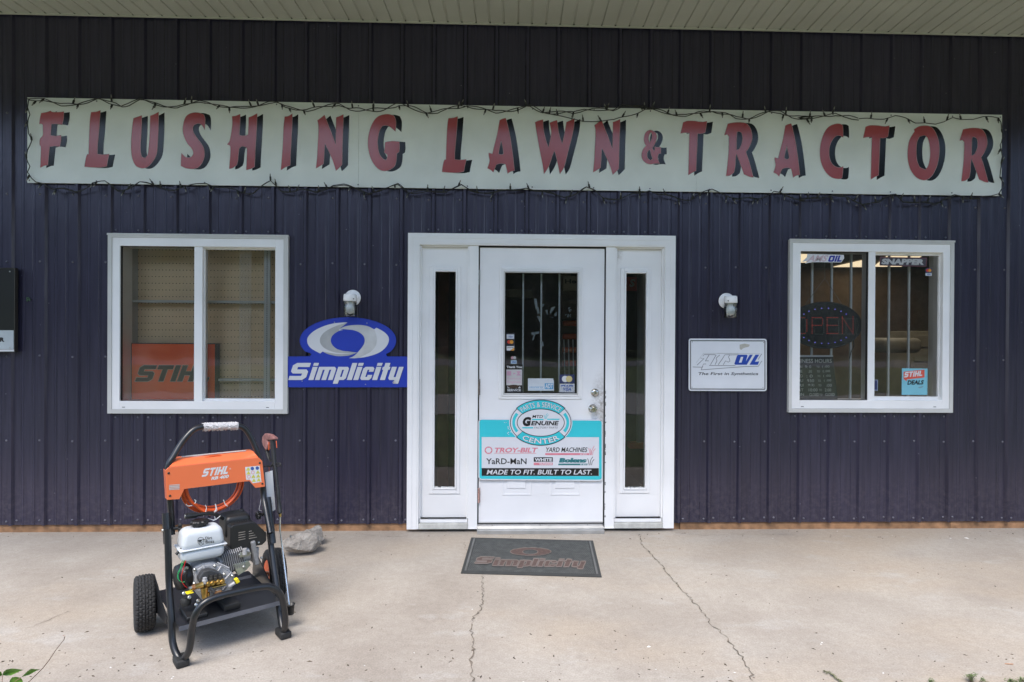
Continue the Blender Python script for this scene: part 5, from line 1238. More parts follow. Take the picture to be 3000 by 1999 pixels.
for loops in mg:
    for l in loops:
        l2 = jagged(l, 2.2); n_ = len(l2); vs = []
        for i, p_ in enumerate(l2):
            t = (Vector(l2[(i+1) % n_])-Vector(l2[i-1]));
            if t.length < 1e-6: t = Vector((1, 0))
            t.normalize(); nn = Vector((t.y, -t.x))*4.5; vs += [fm(.0127)(p_[0]-nn.x, p_[1]-nn.y), fm(.0127)(p_[0]+nn.x, p_[1]+nn.y)]
        mb.add(vs, [(2*i, 2*i+1, (2*i+3) % (2*n_), (2*i+2) % (2*n_)) for i in range(n_)])
mb.build('letter_edge', BRE, mt)
thickdecal('lettering', mg, .0123, BRN)

# ------------------------------------------------------------------ broken rock against the wall
def rock(mb, c, r0, seed, cuts=9):
    bm = bmesh.new(); bmesh.ops.create_icosphere(bm, subdivisions=5, radius=1)
    rr = random.Random(seed); pl_ = []
    for i in range(cuts):
        d = Vector((rr.gauss(0, 1), rr.gauss(0, 1), rr.gauss(0, 1))).normalized(); pl_.append((d, rr.uniform(.55, .82)))
    for v in bm.verts:
        p_ = v.co.copy()
        for d, k in pl_:
            e = p_.dot(d)-k
            if e > 0: p_ -= d*e*.96
        p_ *= 1+.07*mnoise.fractal(p_*2.2+Vector((seed, 0, 0)), 1, 2, 4)+.05*abs(mnoise.noise(p_*6+Vector((seed, 3, 1))))+.02*mnoise.noise(p_*16)
        v.co = Vector((p_.x*r0[0], p_.y*r0[1], p_.z*r0[2]))+Vector(c)
    bm.verts.ensure_lookup_table(); mb.add([v.co.copy() for v in bm.verts], [[v.index for v in f.verts] for f in bm.faces], 0, False); bm.free()
ROCK = mat('grey_limestone', (.34, .315, .285), .95, var=.22, vscale=22, bump=1.0, bscale=70, col2=(.22, .20, .18))
q = G(870, 1634); mb = MB(); rock(mb, (q.x+.0, q.y+.075, .066), (.125, .11, .085), 4, 11); 
b_ = tag(mb.build('rock', ROCK), 'larger grey broken rock lying in front by the wall, right of the machine', 'rock')
q = G(915, 1606); mb = MB(); rock(mb, (q.x-.018, q.y+.07, .062), (.09, .07, .075), 9, 10)
tag(mb.build('rock', ROCK), 'smaller grey rock leaning behind the larger rock, against the timber sill', 'rock')

# ------------------------------------------------------------------ plants at the slab edge
LEAF = mat('fresh_leaf', (.16, .34, .04), .45, var=.2, vscale=40); STEM = mat('brown_stem', (.13, .085, .06), .7); WEED = mat('weed_leaf', (.16, .24, .07), .6, var=.3, vscale=60)
def leaf(mb, pts, Y, fold=.012):
    """outline given as upper edge then lower edge in photograph px; folded along the midrib"""
    n = len(pts)//2; up = pts[:n]; lo = pts[n:][::-1]; vs = []
    for i, (a, b) in enumerate(zip(up, lo)):
        y = Y+.02*math.sin(i/n*3); m_ = ((a[0]+b[0])/2, (a[1]+b[1])/2)
        vs += [W(*a, y-fold), W(*m_, y+.004), W(*b, y+fold*.2)]
    fs = []
    for i in range(n-1):
        k = 3*i; fs += [(k, k+1, k+4, k+3), (k+1, k+2, k+5, k+4)]
    mb.add(vs, fs, 0, True)
cp = crop(0, 1780, 5.8825)
pt = thing('seedling', 'young plant with broad green leaves poking in at the bottom left corner', 'plant', G(60, 2060, 0))
for pts in (T_('42,1168 60,1110 110,1070 200,1052 300,1060 398,1077  398,1080 330,1105 260,1140 190,1172 110,1176 50,1172'),
            T_('375,1195 420,1150 470,1100 540,1055 620,1065 690,1066  690,1070 630,1090 560,1130 500,1165 440,1180 385,1198'),
            T_('150,1330 170,1250 210,1205 270,1195 330,1205 362,1212  362,1216 390,1260 400,1310 385,1400 300,1440 180,1400'),
            T_('-60,1150 -30,1120 0,1105 15,1105 25,1120 40,1160  40,1165 20,1180 0,1185 -20,1184 -40,1175 -60,1156')):
    mb = MB(); leaf(mb, mp(cp, pts), -2.12); mb.build('leaf', LEAF, pt)
mb = MB(); mb.tube([W(*cp(x, y), -2.11) for x, y in T_('360,1212 280,1260 200,1330 120,1480')], .0012, 5); mb.tube([W(*cp(x, y), -2.11) for x, y in T_('42,1168 38,1240 40,1400')], .0012, 5); mb.build('stem', mat('pink_stem', (.40, .22, .16), .6), pt)
vn = thing('runner_stem', 'long thin bare stem with a dried bud curving up beside the green leaves', 'plant', G(85, 2020, 0))
mb = MB(); mb.tube([W(*cp(x, y), -2.06) for x, y in T_('400,1400 490,1287 600,1185 740,1045 850,905 950,750 1040,635 1100,560 1118,500')], [.0016]*5+[.0012]*4, 6); mb.build('stem', STEM, vn)
mb = MB()
for a_, b_, c_ in (((1118, 495), (1098, 455), (1112, 480)), ((1118, 490), (1150, 455), (1125, 485)), ((1110, 492), (1075, 485), (1100, 480))):
    mb.add([W(*cp(*p_), -2.06) for p_ in (a_, b_, c_)], [(0, 1, 2)])
mb.build('bud', mat('dry_bud', (.35, .14, .08), .7), vn)
cw = crop(2300, 1800, 3.361)
def weed(cx, cy, wd, ht, n_, seed, label, name='weed'):
    rr = random.Random(seed); base = G(*cw(cx, cy+10), 0); t = thing(name, label, 'plant', base)
    ms = MB(); ml = MB()
    for i in range(n_):
        a = rr.uniform(0, 6.28); rad = abs(rr.gauss(0, .5))*wd; h = ht*rr.uniform(.4, 1)
        tip = base+Vector((math.cos(a)*rad, math.sin(a)*rad*.6, h)); mid = base.lerp(tip, .5)+Vector((rr.uniform(-.01, .01), rr.uniform(-.01, .01), .01))
        ms.tube([base+Vector((rr.uniform(-.02, .02), 0, 0)), mid, tip], .0008, 4, cap=False)
        for k in range(9):
            c = mid.lerp(tip, k/8)+Vector((rr.uniform(-.006, .006),)*1+(rr.uniform(-.006, .006), rr.uniform(-.004, .006))); an = rr.uniform(0, 6.28); l = rr.uniform(.004, .009)
            d = Vector((math.cos(an), math.sin(an), rr.uniform(-.3, .6))).normalized()*l; e = Vector((-math.sin(an), math.cos(an), 0))*l*.38
            ml.add([c, c+d*.5+e, c+d, c+d*.5-e], [(0, 1, 2, 3)])
    ms.build('stem', STEM, t); ml.build('foliage', WEED, t)
weed(1830, 660, .035, .035, 14, 1, 'bushy little weed at the slab edge, bottom right')
weed(1940, 680, .02, .02, 6, 5, 'sparse reddish weed just right of the bushy weed')
weed(2230, 700, .035, .03, 12, 2, 'low green weed tuft near the bottom right corner')
weed(2340, 700, .035, .035, 12, 3, 'green weed tuft cut off at the bottom right corner')
weed(1440, 690, .02, .02, 6, 4, 'tiny weed at the bottom edge between the sprig and the bushy weed')
# fallen sprig
mb = MB(); P = [G(*cw(x, y), .006) for x, y in T_('378,556 430,575 470,600 510,640 550,668 590,700')]; mb.tube(P, .0016, 5); rr = random.Random(5)
for i in range(46):
    c = P[rr.randrange(0, 5)].lerp(P[rr.randrange(1, 6)], rr.random()*.25)+Vector((rr.uniform(-.006, .006), rr.uniform(-.006, .006), rr.uniform(0, .006))); an = rr.uniform(0, 6.28); l = .006
    d = Vector((math.cos(an), math.sin(an), .2))*l; e = Vector((-math.sin(an), math.cos(an), 0))*l*.4; mb.add([c-d, c+e, c+d, c-e], [(0, 1, 2, 3)])
tag(mb.build('fallen_sprig', mat('dull_sprig', (.17, .18, .08), .8, var=.3, vscale=80)), 'dull green sprig lying on the concrete at the bottom edge right of the long crack', 'sprig')
tag(MB().tube([G(2944, 1945, .003), G(2958, 1945.5, .004), G(2968, 1946, .003)], .0014, 5).build('twig', mat('orange_twig', (.5, .2, .07), .8)), 'short orange brown twig on the concrete near the right edge', 'twig')
# rough grass along the outer edge of the slab
mb = MB(); rr = random.Random(21)
for i in range(1500):
    x = rr.uniform(-6, 7); y = SLAB_F-.02-abs(rr.gauss(0, .22)); h = rr.uniform(.015, .06); a = rr.uniform(0, 6.28); w_ = .003
    b0 = Vector((x, y, -.055)); d = Vector((math.cos(a)*.02, math.sin(a)*.02, h+.03)); s_ = Vector((-math.sin(a), math.cos(a), 0))*w_
    mb.add([b0-s_, b0+s_, b0+d], [(0, 1, 2)])
tag(mb.build('grass', WEED), 'thin rough grass along the outer edge of the concrete', 'grass', kind='stuff')

# ------------------------------------------------------------------ across the road: trees that the windows mirror
BARK = mat('tree_bark', (.09, .07, .05), .9, var=.2, vscale=5); CROWN = mat('tree_leaves', (.045, .085, .022), .6, var=.35, vscale=.6)
def tree_mesh(seed):
    rr = random.Random(seed); mt_ = MB(); mt_.tube([(0, 0, 0), (.1, 0, 2), (-.1, .1, 4.5), (.1, 0, 8)], [.32, .25, .2, .08], 8)
    cl = []
    for i in range(8):
        a = rr.uniform(0, 6.28); z = rr.uniform(2.5, 6.5); e = (math.cos(a)*rr.uniform(1.5, 3), math.sin(a)*rr.uniform(1.5, 3), z+rr.uniform(1, 2.5))
        mt_.tube([(0, 0, z), (e[0]*.5, e[1]*.5, z+.8), e], [.12, .08, .03], 6); cl.append(Vector(e))
    mc_ = MB(); cl += [Vector((rr.gauss(0, 1.6), rr.gauss(0, 1.6), rr.uniform(.8, 10))) for _ in range(30)]
    for c in cl:
        R_ = rr.uniform(.9, 1.7)
        for k in range(170):
            d = Vector((rr.gauss(0, 1), rr.gauss(0, 1), rr.gauss(0, 1))).normalized()*R_*rr.uniform(.5, 1); l = rr.uniform(.12, .26)
            n_ = Vector((rr.gauss(0, 1), rr.gauss(0, 1), rr.gauss(0, 1))).normalized(); e = n_.orthogonal().normalized(); g_ = n_.cross(e); p0 = c+d
            mc_.add([p0-e*l, p0+g_*l*.5, p0+e*l, p0-g_*l*.5], [(0, 1, 2, 3)])
    return mt_, mc_
tm = []
for sd_ in (1, 2):
    a, b = tree_mesh(sd_); t0 = a.build('trunk', BARK); t1 = b.build('crown', CROWN); tm.append((t0.data, t1.data)); bpy.data.objects.remove(t0); bpy.data.objects.remove(t1)
rr = random.Random(33)
for i in range(40):
    x = (-66+i*6.3) if i < 22 else (-95+(i-22)*10.5)+rr.uniform(-1.6, 1.6); y = (-52 if i < 22 else -66)+rr.uniform(-6, 4)
    t = thing('tree', 'leafy tree in the row beyond the road behind the camera', 'tree', (x, y, -.06), rr.uniform(0, 6), 'trees beyond the road')
    k = rr.uniform(1.25, 1.7) if i < 22 else rr.uniform(1.9, 2.3); t.scale = (k, k, k)
    for me, nm in zip(tm[i % 2], ('trunk', 'crown')):
        o = bpy.data.objects.new(nm, me); link(o, t)

# ------------------------------------------------------------------ pressure washer on the slab, turned to the right
WA = R(37.5); UU = Vector((math.cos(WA), math.sin(WA), 0)); VV = Vector((math.sin(WA), -math.cos(WA), 0))
_m = (G(522, 1960)+G(831, 1870))/2; WO = _m - VV*.47; WO.z = 0
def hit(px, py, p0, n):
    d = ray(px, py); t = (p0-CP).dot(n)/d.dot(n); return CP+d*t
def toloc(P): q = P-WO; return Vector((q.dot(UU), -q.dot(VV), q.z))
def PV(px, py, v): return toloc(hit(px, py, WO+VV*v, VV))
def PU(px, py, u): return toloc(hit(px, py, WO+UU*u, UU))
k1 = crop(350, 1200, 3.92); k2 = crop(350, 1550, 3.4917)
def v1(x, y, v): return PV(*k1(x, y), v)
def v2(x, y, v): return PV(*k2(x, y), v)
def u1(x, y, u): return PU(*k1(x, y), u)
def u2(x, y, u): return PU(*k2(x, y), u)
PC = mat('black_powder_coat', (.012, .013, .016), .32, spec=.6, var=.1, vscale=20)
PLB_ = mat('black_plastic', (.014, .014, .015), .45, var=.1, vscale=30)
CAST = mat('cast_aluminium', (.46, .46, .47), .5, metal=.15, var=.15, vscale=40, bump=.15, bscale=120)
BRASS = mat('pump_brass', (.62, .40, .12), .3, metal=.9, var=.25, vscale=40)
ZINC = mat('zinc_bolt', (.55, .55, .52), .3, metal=.9)
ORP = mat('orange_panel_paint', (.83, .17, .06), .35, spec=.9, var=.03, vscale=3, coat=.9)
TYRE = mat('tyre_rubber', (.022, .022, .023), .75, var=.2, vscale=40)
YEL = mat('yellow_cap', (.85, .68, .02), .4)
pw = thing('pressure_washer', 'orange and black petrol pressure washer with two wheels standing on the concrete', 'pressure washer', WO, WA)
def P(mb, name, m, parent=pw, bevel=0.): return mb.build(name, m, parent, local=True, bevel=bevel)
U0, U1 = -.225, .235
# tubular frame: two uprights, each bending under at the foot into the front hoop
Lup = [u2(492, 0, U0), u2(500, 300, U0), u2(508, 560, U0), u2(530, 900, U0), u2(548, 1180, U0)]
Lleg = [v2(712, 1240, .49), v2(742, 1020, .50), v2(776, 880, .52), v2(850, 770, .525)]
Lft = Lup[-1].lerp(Lleg[0], .5); Lft.z = .021
Rup = [u2(1528, -60, U1), u2(1545, 120, U1), u2(1572, 330, U1), u2(1612, 620, U1), u2(1640, 860, U1)]
Rleg = [v2(1696, 980, .50), v2(1690, 860, .51), v2(1668, 730, .52)]
Rft = (Rup[-1]+Rleg[0])/2; Rft.z = .021; Rft.y = min(Rup[-1].y, Rft.y)-.01
hoop = Lup[:-1]+[Lup[-1]] + [Lft] + Lleg + [v2(980, 700, .525), v2(1200, 642, .525), v2(1420, 598, .525), v2(1540, 592, .525), v2(1625, 640, .522)] + Rleg[::-1] + [Rft] + Rup[::-1]
def catmull(pts, n=5):
    out = []; N = len(pts)
    for i in range(N-1):
        p0, p1, p2, p3 = pts[max(i-1, 0)], pts[i], pts[i+1], pts[min(i+2, N-1)]
        for j in range(n):
            t = j/n; out.append(.5*((2*p1)+(p2-p0)*t+(2*p0-5*p1+4*p2-p3)*t*t+(3*p1-p0-3*p2+p3)*t**3))
    out.append(pts[-1]); return out
P(MB().tube(catmull(hoop, 6), .0145, 14), 'frame_tube', PC)
for f_, nm in ((Lft, 'rubber_foot'), (Rft, 'rubber_foot')):
    P(MB().rbox((f_.x-.026, f_.y-.042, 0), (f_.x+.026, f_.y+.042, .034), .008), nm, RUBBER)
# folding handle
hd = [u1(603, 1440, U0+.03), u1(598, 1250, U0+.03), u1(585, 1080, U0+.02), v1(562, 820, .205), v1(566, 640, .20), v1(620, 540, .195), v1(700, 405, .185), v1(780, 300, .18), v1(850, 235, .175), v1(930, 203, .172), v1(1060, 192, .17), v1(1200, 188, .17), v1(1360, 190, .172),
      v1(1430, 215, .175), v1(1490, 290, .18), v1(1550, 410, .19), v1(1590, 520, .20), v1(1625, 690, .20), u1(1650, 960, U1-.02), u1(1685, 1160, U1-.02), u1(1735, 1420, U1-.02)]
P(MB().tube(catmull(hd, 5), .0135, 14), 'handle', PC)
gp_ = [v1(x, y, .17) for x, y in ((962, 203), (1060, 195), (1160, 191), (1260, 187), (1356, 188))]
BUB = mat('bubble_wrap', (.72, .70, .72), .25, var=.15, vscale=120, bump=1., bscale=160, spec=.8)
mb = MB(); mb.tube(catmull(gp_, 6), .0185, 18); 
r_ = random.Random(7)
for i in range(150):
    t = r_.random(); c = gp_[0].lerp(gp_[-1], t); a = r_.uniform(0, 6.28); c = c+Vector((0, math.cos(a)*.0185, math.sin(a)*.0185))
    mb.lathe(c, Vector((0, math.cos(a), math.sin(a))), [(-.001, .0042), (.0022, .0030), (.003, .001)], 6)
P(mb, 'wrapped_grip', BUB)
# pivot tube sleeves on the uprights
for us, pts in ((U0, ((500, 1190), (506, 1480))), (U1, ((1690, 1010), (1745, 1480)))):
    a = u1(pts[0][0]+(35 if us < 0 else 10), pts[0][1], us); b = u1(pts[1][0]+(45 if us < 0 else 15), pts[1][1]+60, us)
    P(MB().tube([a, b], .0165, 14), 'pivot_sleeve', PC)
def knob(c, ax, name='clamp_knob'):
    mb = MB(); A = Vector(ax).normalized(); X = A.orthogonal().normalized(); Y = A.cross(X); pts = []
    for i in range(48):
        t = i/48*2*math.pi; r__ = .0175+.0035*math.cos(8*t); pts.append((t, r__))
    vs = []; hs = ((0, .8), (.003, 1), (.013, 1), (.017, .8))
    for h, k in hs:
        for t, r__ in pts: vs.append(Vector(c)+A*h+(X*math.cos(t)+Y*math.sin(t))*r__*k)
    n = 48; fs = [(i*n+j, i*n+(j+1) % n, (i+1)*n+(j+1) % n, (i+1)*n+j) for i in range(len(hs)-1) for j in range(n)]
    fs += [tuple(range(n)), tuple((len(hs)-1)*n+j for j in range(n))]
    mb.add(vs, fs, 0, False); mb.cyl(Vector(c)-A*.02, Vector(c)+A*.002, .008, 10); return P(mb, name, PLB_)
knob(v1(672, 1362, .22), (1, -.2, 0)); knob(v1(1612, 1212, .20), (-1, -.2, 0))
for c in (u1(503, 1388, U0-.016), u2(1745, 80, U1+.012)): P(MB().lathe(c, (-1 if c.x < 0 else 1, 0, 0), [(0, .007), (.004, .007), (.007, .004)], 8), 'pivot_bolt', ZINC)
# orange front panel
VP = .232
face = [v1(x, y, VP) for x, y in ((527, 700), (562, 665), (1600, 553), (1640, 592), (1673, 886), (1562, 902), (1492, 823), (747, 914), (690, 1030), (547, 1040))]
topf = [v1(565, 662, VP), v1(1598, 551, VP), v1(1535, 476, .185), v1(652, 570, .185)]
mb = MB(); mb.prism(face, (0, .004, 0)); mb.prism(topf, (0, .003, -.003))
mb.prism([topf[3], topf[2], topf[2]+Vector((0, .05, .002)), topf[3]+Vector((0, .05, .002))], (0, 0, -.003))
for a, b in ((0, 9), (3, 4)): mb.prism([face[a], face[b], face[b]+Vector((0, .045, 0)), face[a]+Vector((0, .045, 0))], (.003 if a == 0 else -.003, 0, 0))
fp = P(mb, 'front_panel', ORP, bevel=.0015)
P(MB().prism([v1(712, 548, .18), v1(1452, 476, .18), v1(1452, 470, .172), v1(712, 541, .172)], (0, 0, .002)), 'pale_strip', PG2, fp)
fpn = lambda k: (lambda x, y: v1(x, y, VP+k))
mb = MB()
for loops in glyphs('STIHL', (943, 680, 1272, 775), .36, .13, tilt=-.12): mb.add(*loops_mesh(loops, fpn(.0006)))
text(mb, 'RB 400', (1052, 775, 1262, 812), fpn(.0006), shear=.3, bold=.05, tilt=-.13); text(mb, 'o', (1263, 672, 1280, 690), fpn(.0006), bold=0)
P(mb, 'lettering', PW, fp)
P(MB().add(*loops_mesh([rect(572, 867, 690, 925, -.07)], fpn(.0005))), 'rating_label', PG2, fp)
mb = MB(); [mb.add(*loops_mesh([rect(574, y, 690, y+7, -.07)], fpn(.0008))) for y in (874, 893, 910)]; P(mb, 'rating_label_stripe', mat('stripe_salmon', (.70, .28, .18), .4), fp)
P(MB().add(*loops_mesh([[(1443, 662), (1610, 645), (1630, 832), (1530, 848), (1497, 806), (1455, 810)]], fpn(.0005))), 'warning_label', PW, fp)
tri, pr_, bl_ = MB(), MB(), MB()
for r0, row in enumerate(((('t', 1478), ('b', 1526), ('b', 1583)), (('t', 1482), ('p', 1532), ('t', 1590)), (('p', 1486), ('t', 1538), ('t', 1594)), ((None, 0), ('t', 1544), ('t', 1600)))):
    y = 683+r0*45
    for kx_, (kd, x) in enumerate(row):
        yy = y-(x-1480)*.09
        if kd == 't': tri.add(*loops_mesh([[(x-25, yy+20), (x, yy-22), (x+25, yy+18)]], fpn(.0008)))
        if kd == 'b': bl_.add(*loops_mesh([ell(x, yy, 20, 20, 18)], fpn(.0008)))
        if kd == 'p': pr_.add(*loops_mesh([ell(x, yy, 21, 21, 18), ell(x, yy, 15, 15, 18)], fpn(.0008)))
P(tri, 'warning_triangles', mat('warning_yellow', (.62, .58, .10), .4), fp); P(bl_, 'blue_pictograms', VB, fp); P(pr_, 'red_pictograms', PK, fp)
for x, y in ((565, 732), (1612, 614), (580, 992), (1641, 851)):
    P(MB().lathe(v1(x, y, VP), (0, -1, 0), [(0, .0052), (.002, .0048), (.0026, .002)], 12), 'panel_screw', PLB_, fp)
# deck
zd = .163
DF0, DF1 = toloc(G(*k2(607, 995), zd)), toloc(G(*k2(1600, 748), zd))
vf = -(DF0.y+DF1.y)/2; 
mb = MB(); mb.box((U0+.012, -vf, zd-.004), (U1-.012, .06, zd)); dk = P(mb, 'deck', PC, bevel=.001)
P(MB().box((U0+.012, -vf-.003, zd-.020), (U1-.012, -vf-.0003, zd-.001)), 'deck_lip', mat('grey_deck_lip', (.15, .16, .19), .35, metal=.3), dk)
q0 = toloc(G(*k2(1200, 500), zd+.001)); q1 = toloc(G(*k2(1345, 470), zd+.001)); q2 = toloc(G(*k2(1350, 500), zd+.001)); q3 = toloc(G(*k2(1215, 528), zd+.001))
P(MB().add([q0, q1, q2, q3], [(0, 1, 2, 3)]), 'deck_label', mat('deck_label_grey', (.12, .12, .13), .4), dk)
# side plates carrying the axle
for s_, uu_ in ((-1, U0-.006), (1, U1+.006)):
    P(MB().prism([(uu_, -.30, zd), (uu_, -.28, zd-.035), (uu_, -.10, .11), (uu_, .02, .09), (uu_, .055, .12), (uu_, .045, .20), (uu_, 0, .27), (uu_, -.09, .24), (uu_, -.17, zd+.04)], (.004*s_, 0, 0)), 'side_plate', PC)
mb = MB(); mb.cyl((-.30, .03, .14), (.37, .03, .14), .010, 12); P(mb, 'axle', ZINC)
# wheels: tyre with moulded tread, orange rim
def wheel(u, hw=.044, Rw=.142, rs=1):
    yc, zc = .03, Rw; kids = []; nseg, na = 132, 26; vs = []; prof_ = []
    for j in range(na+1):
        t = -1+2*j/na; r0 = Rw*(1-.055*abs(t)**3.2) if abs(t) < .93 else Rw*(.945-.05*(abs(t)-.93)/.07)
        prof_.append((t*hw, r0, abs(t)))
    side = [(hw*1.04, Rw*.80), (hw*.98, Rw*.66), (hw*.72, Rw*.56)]
    full = [(-x, r_, None) for x, r_ in side[::-1]] + prof_ + [(x, r_, None) for x, r_ in side]
    for i in range(nseg):
        a = 2*math.pi*i/nseg
        for x, r0, t in full:
            rr_ = r0
            if t is not None:
                lat = (t*3.3) % 1.0; row = int(t*3.3); ph = (i+(2 if row % 2 else 0)) % 4
                if lat < .13 or (ph == 0 and t > .1) or (t > .86 and ph == 2): rr_ = r0-.0042
            vs.append((u+x, yc+rr_*math.cos(a), zc+rr_*math.sin(a)))
    n = len(full); fs = []
    for i in range(nseg):
        for j in range(n-1): fs.append((i*n+j, i*n+j+1, ((i+1) % nseg)*n+j+1, ((i+1) % nseg)*n+j))
    mb = MB(); mb.add(vs, fs, 0, False); w_ = P(mb, 'wheel', TYRE); w_.data.transform(Matrix.Translation((u, yc, 0)) @ Matrix.Rotation(R(-7), 4, 'Z') @ Matrix.Translation((-u, -yc, 0)))
    mb = MB(); mb.lathe((u-hw*.74, yc, zc), (1, 0, 0), [(0, Rw*.57), (.004, Rw*.53), (.014, Rw*.50), (.022, Rw*.22), (.024, .02), (hw*1.48-.024, .02), (hw*1.48-.022, Rw*.22), (hw*1.48-.014, Rw*.50), (hw*1.48-.004, Rw*.53), (hw*1.48, Rw*.57)], 32)
    P(mb, 'rim', mat('orange_rim', (.75, .11, .02), .4) if rs > 0 else mat('grey_rim', (.07, .075, .085), .4), w_)
    P(MB().lathe((u-hw*.8, yc, zc), (1, 0, 0), [(0, .012), (hw*1.6, .012)], 12), 'hub_cap', PLB_, w_)
wheel(-.268, .043, .131, rs=-1); wheel(.350, .043, .131, rs=1)

# ---- engine
eng = MB()
e = lambda x, y, v=.33: v2(x, y, v)
# crankcase: rounded octagon cover with body behind
VE = .31
cov = [e(*p_, VE) for p_ in ((742, 470), (760, 400), (850, 352), (960, 340), (1060, 372), (1150, 440), (1182, 480), (1160, 600), (1130, 690), (1060, 735), (850, 740), (770, 640), (745, 560))]
mb = MB(); mb.prism(cov, (0, .14, 0)); ec = P(mb, 'crankcase', CAST, bevel=.006)
cov2 = [c.lerp(sum(cov, Vector())/len(cov), .10)+Vector((0, -.010, 0)) for c in cov]
P(MB().prism(cov2, (0, .0098, 0)), 'crankcase_cover', CAST, ec, bevel=.003)
cov3 = [e(*p_, VE+.022) for p_ in ((818, 470), (900, 425), (1010, 425), (1070, 520), (1085, 620), (1040, 690), (900, 700), (820, 640))]
P(MB().prism(cov3, (0, .0118, 0)), 'pump_flange', CAST, ec, bevel=.003)
for x, y in ((770, 415), (975, 378), (1152, 478), (1110, 660), (765, 560), (1068, 462)):
    P(MB().lathe(e(x, y, VE+.0101), (0, -1, 0), [(0, .0072), (.003, .0072), (.0032, .0052), (.009, .005), (.010, .003)], 10), 'bolt', ZINC, ec)
# cast ribs on the cover
for a, b in (((850, 370), (880, 430)), ((1040, 380), (1010, 430)), ((1140, 450), (1075, 520)), ((1000, 345), (1120, 400))):
    P(MB().tube([e(*a, VE+.012), e(*b, VE+.020)], .004, 6), 'cast_rib', CAST, ec)
# inclined finned cylinder to the right
FIN = mat('dull_fin_casting', (.30, .30, .31), .5, metal=.4, var=.15, vscale=60)
c0, c1_ = e(1010, 345, .24), e(1290, 240, .24); ax = (c1_-c0).normalized()
mb = MB(); mb.cyl(c0, c1_+ax*.01, .045, 18); cyl_ = P(mb, 'cylinder', CAST)
perp = Vector((-ax.z, 0, ax.x)).normalized()
for i in range(11):
    c = c0+ax*(.012+i*.0088); L_ = (c1_-c0).length
    mb = MB(); hx = perp*.056; hy = Vector((0, .060, 0)); th_ = ax*.0022
    vs = [c+hx*a_+hy*b_+th_*k_ for k_ in (-1, 1) for a_, b_ in ((-1, -.7), (-.7, -1), (.7, -1), (1, -.7), (1, .7), (.7, 1), (-.7, 1), (-1, .7))]
    mb.add(vs, [tuple(range(8)), tuple(range(8, 16))]+[(j, (j+1) % 8, (j+1) % 8+8, j+8) for j in range(8)]); P(mb, 'cooling_fin', FIN, cyl_)
mb = MB(); c = c1_+ax*.018; mb.prism([c+perp*.06+Vector((0, -.06, 0)), c+perp*.06+Vector((0, .06, 0)), c-perp*.06+Vector((0, .06, 0)), c-perp*.06+Vector((0, -.06, 0))], ax*.022); P(mb, 'cylinder_head', FIN, bevel=.006)
for s_ in (-1, 1):
    P(MB().lathe(c+perp*.04*s_+Vector((0, -.04, 0))+ax*.035, ax, [(0, .007), (.008, .006)], 8), 'head_bolt', ZINC)
# exhaust flange and pipe
q = e(1280, 258, .315); P(MB().prism([e(1212, 270, .312), e(1235, 240, .312), e(1330, 228, .312), e(1352, 250, .312), e(1330, 275, .312), e(1240, 296, .312)], (0, .006, 0)), 'exhaust_flange', ZINC, bevel=.002)
P(MB().tube([e(1280, 262, .316), e(1282, 200, .316)], .010, 12), 'exhaust_pipe', CAST)
for x, y in ((1232, 270), (1328, 244)): P(MB().lathe(e(x, y, .3125), (0, -1, 0), [(0, .006), (.008, .005)], 8), 'bolt', ZINC)
GZ = mat('yellow_zinc_plate', (.42, .45, .36), .35, metal=.6, var=.15, vscale=30)
P(MB().prism([e(1165, 365, .30), e(1320, 325, .30), e(1345, 370, .30), e(1290, 430, .30), e(1215, 480, .30)], (0, .03, 0)), 'deflector_plate', GZ, bevel=.002)
P(MB().lathe(e(1272, 388, .3005), (0, -1, 0), [(0, .008), (.006, .007), (.007, .004)], 8), 'bolt', ZINC)
P(MB().prism([e(1365, 200, .24), e(1430, 190, .24), e(1425, 300, .24), e(1385, 350, .24), e(1350, 320, .24)], (0, .02, 0)), 'bracket', CAST, bevel=.002)
for x, y in ((1372, 330), (1410, 325)): P(MB().lathe(e(x, y, .2405), (0, -1, 0), [(0, .007), (.006, .006)], 8), 'bolt', ZINC)
# fuel tank: rounded shell, seam flange, black screw cap
TK = mat('white_tank_plastic', (.58, .61, .64), .35, var=.03)
tl, tr2, tb = e(600, 150), e(1100, 120), e(860, 220)
zf = .456; xl, xr = -.190, .010; yf = -.335; yb = -.205
mb = MB(); mb.rbox((xl+.012, yf+.008, zf-.064), (xr-.012, yb-.008, zf-.003), .022, 4, -.06)
mb.rbox((xl+.006, yf+.004, zf-.006), (xr-.006, yb-.004, zf+.082), .026, 5, .13)
tank = P(mb, 'fuel_tank', TK)
P(MB().rbox((xl, yf, zf-.007), (xr, yb, zf), .0033, 2), 'tank_seam', TK, tank)
cc = Vector(((xl+xr)/2-.005, (yf+yb)/2+.004, zf+.080))
mb = MB(); mb.lathe(cc, (0, 0, 1), [(0, .030), (.012, .028), (.013, .032)], 24); P(mb, 'filler_neck', PLB_, tank)
pts = []; vs = []; n = 60
hs = ((.010, .80), (.012, 1), (.024, 1.0), (.029, .9), (.031, .72))
for h, k_ in hs:
    for j in range(n):
        t = j/n*2*math.pi; r__ = (.038+.0026*math.cos(10*t))*k_; vs.append(cc+Vector((math.cos(t)*r__, math.sin(t)*r__, h)))
fs = [(i*n+j, i*n+(j+1) % n, (i+1)*n+(j+1) % n, (i+1)*n+j) for i in range(len(hs)-1) for j in range(n)]+[tuple(range(n)), tuple((len(hs)-1)*n+j for j in range(n))]
P(MB().add(vs, fs), 'tank_cap', PLB_, tank)
ft = lambda x, y: v2(x, y, .3365)
mb = MB(); text(mb, 'Dirt', (882, 84, 950, 114), ft, bold=.012, tilt=-.1); text(mb, 'Boss', (884, 118, 970, 150), ft, bold=.012, tilt=-.08)
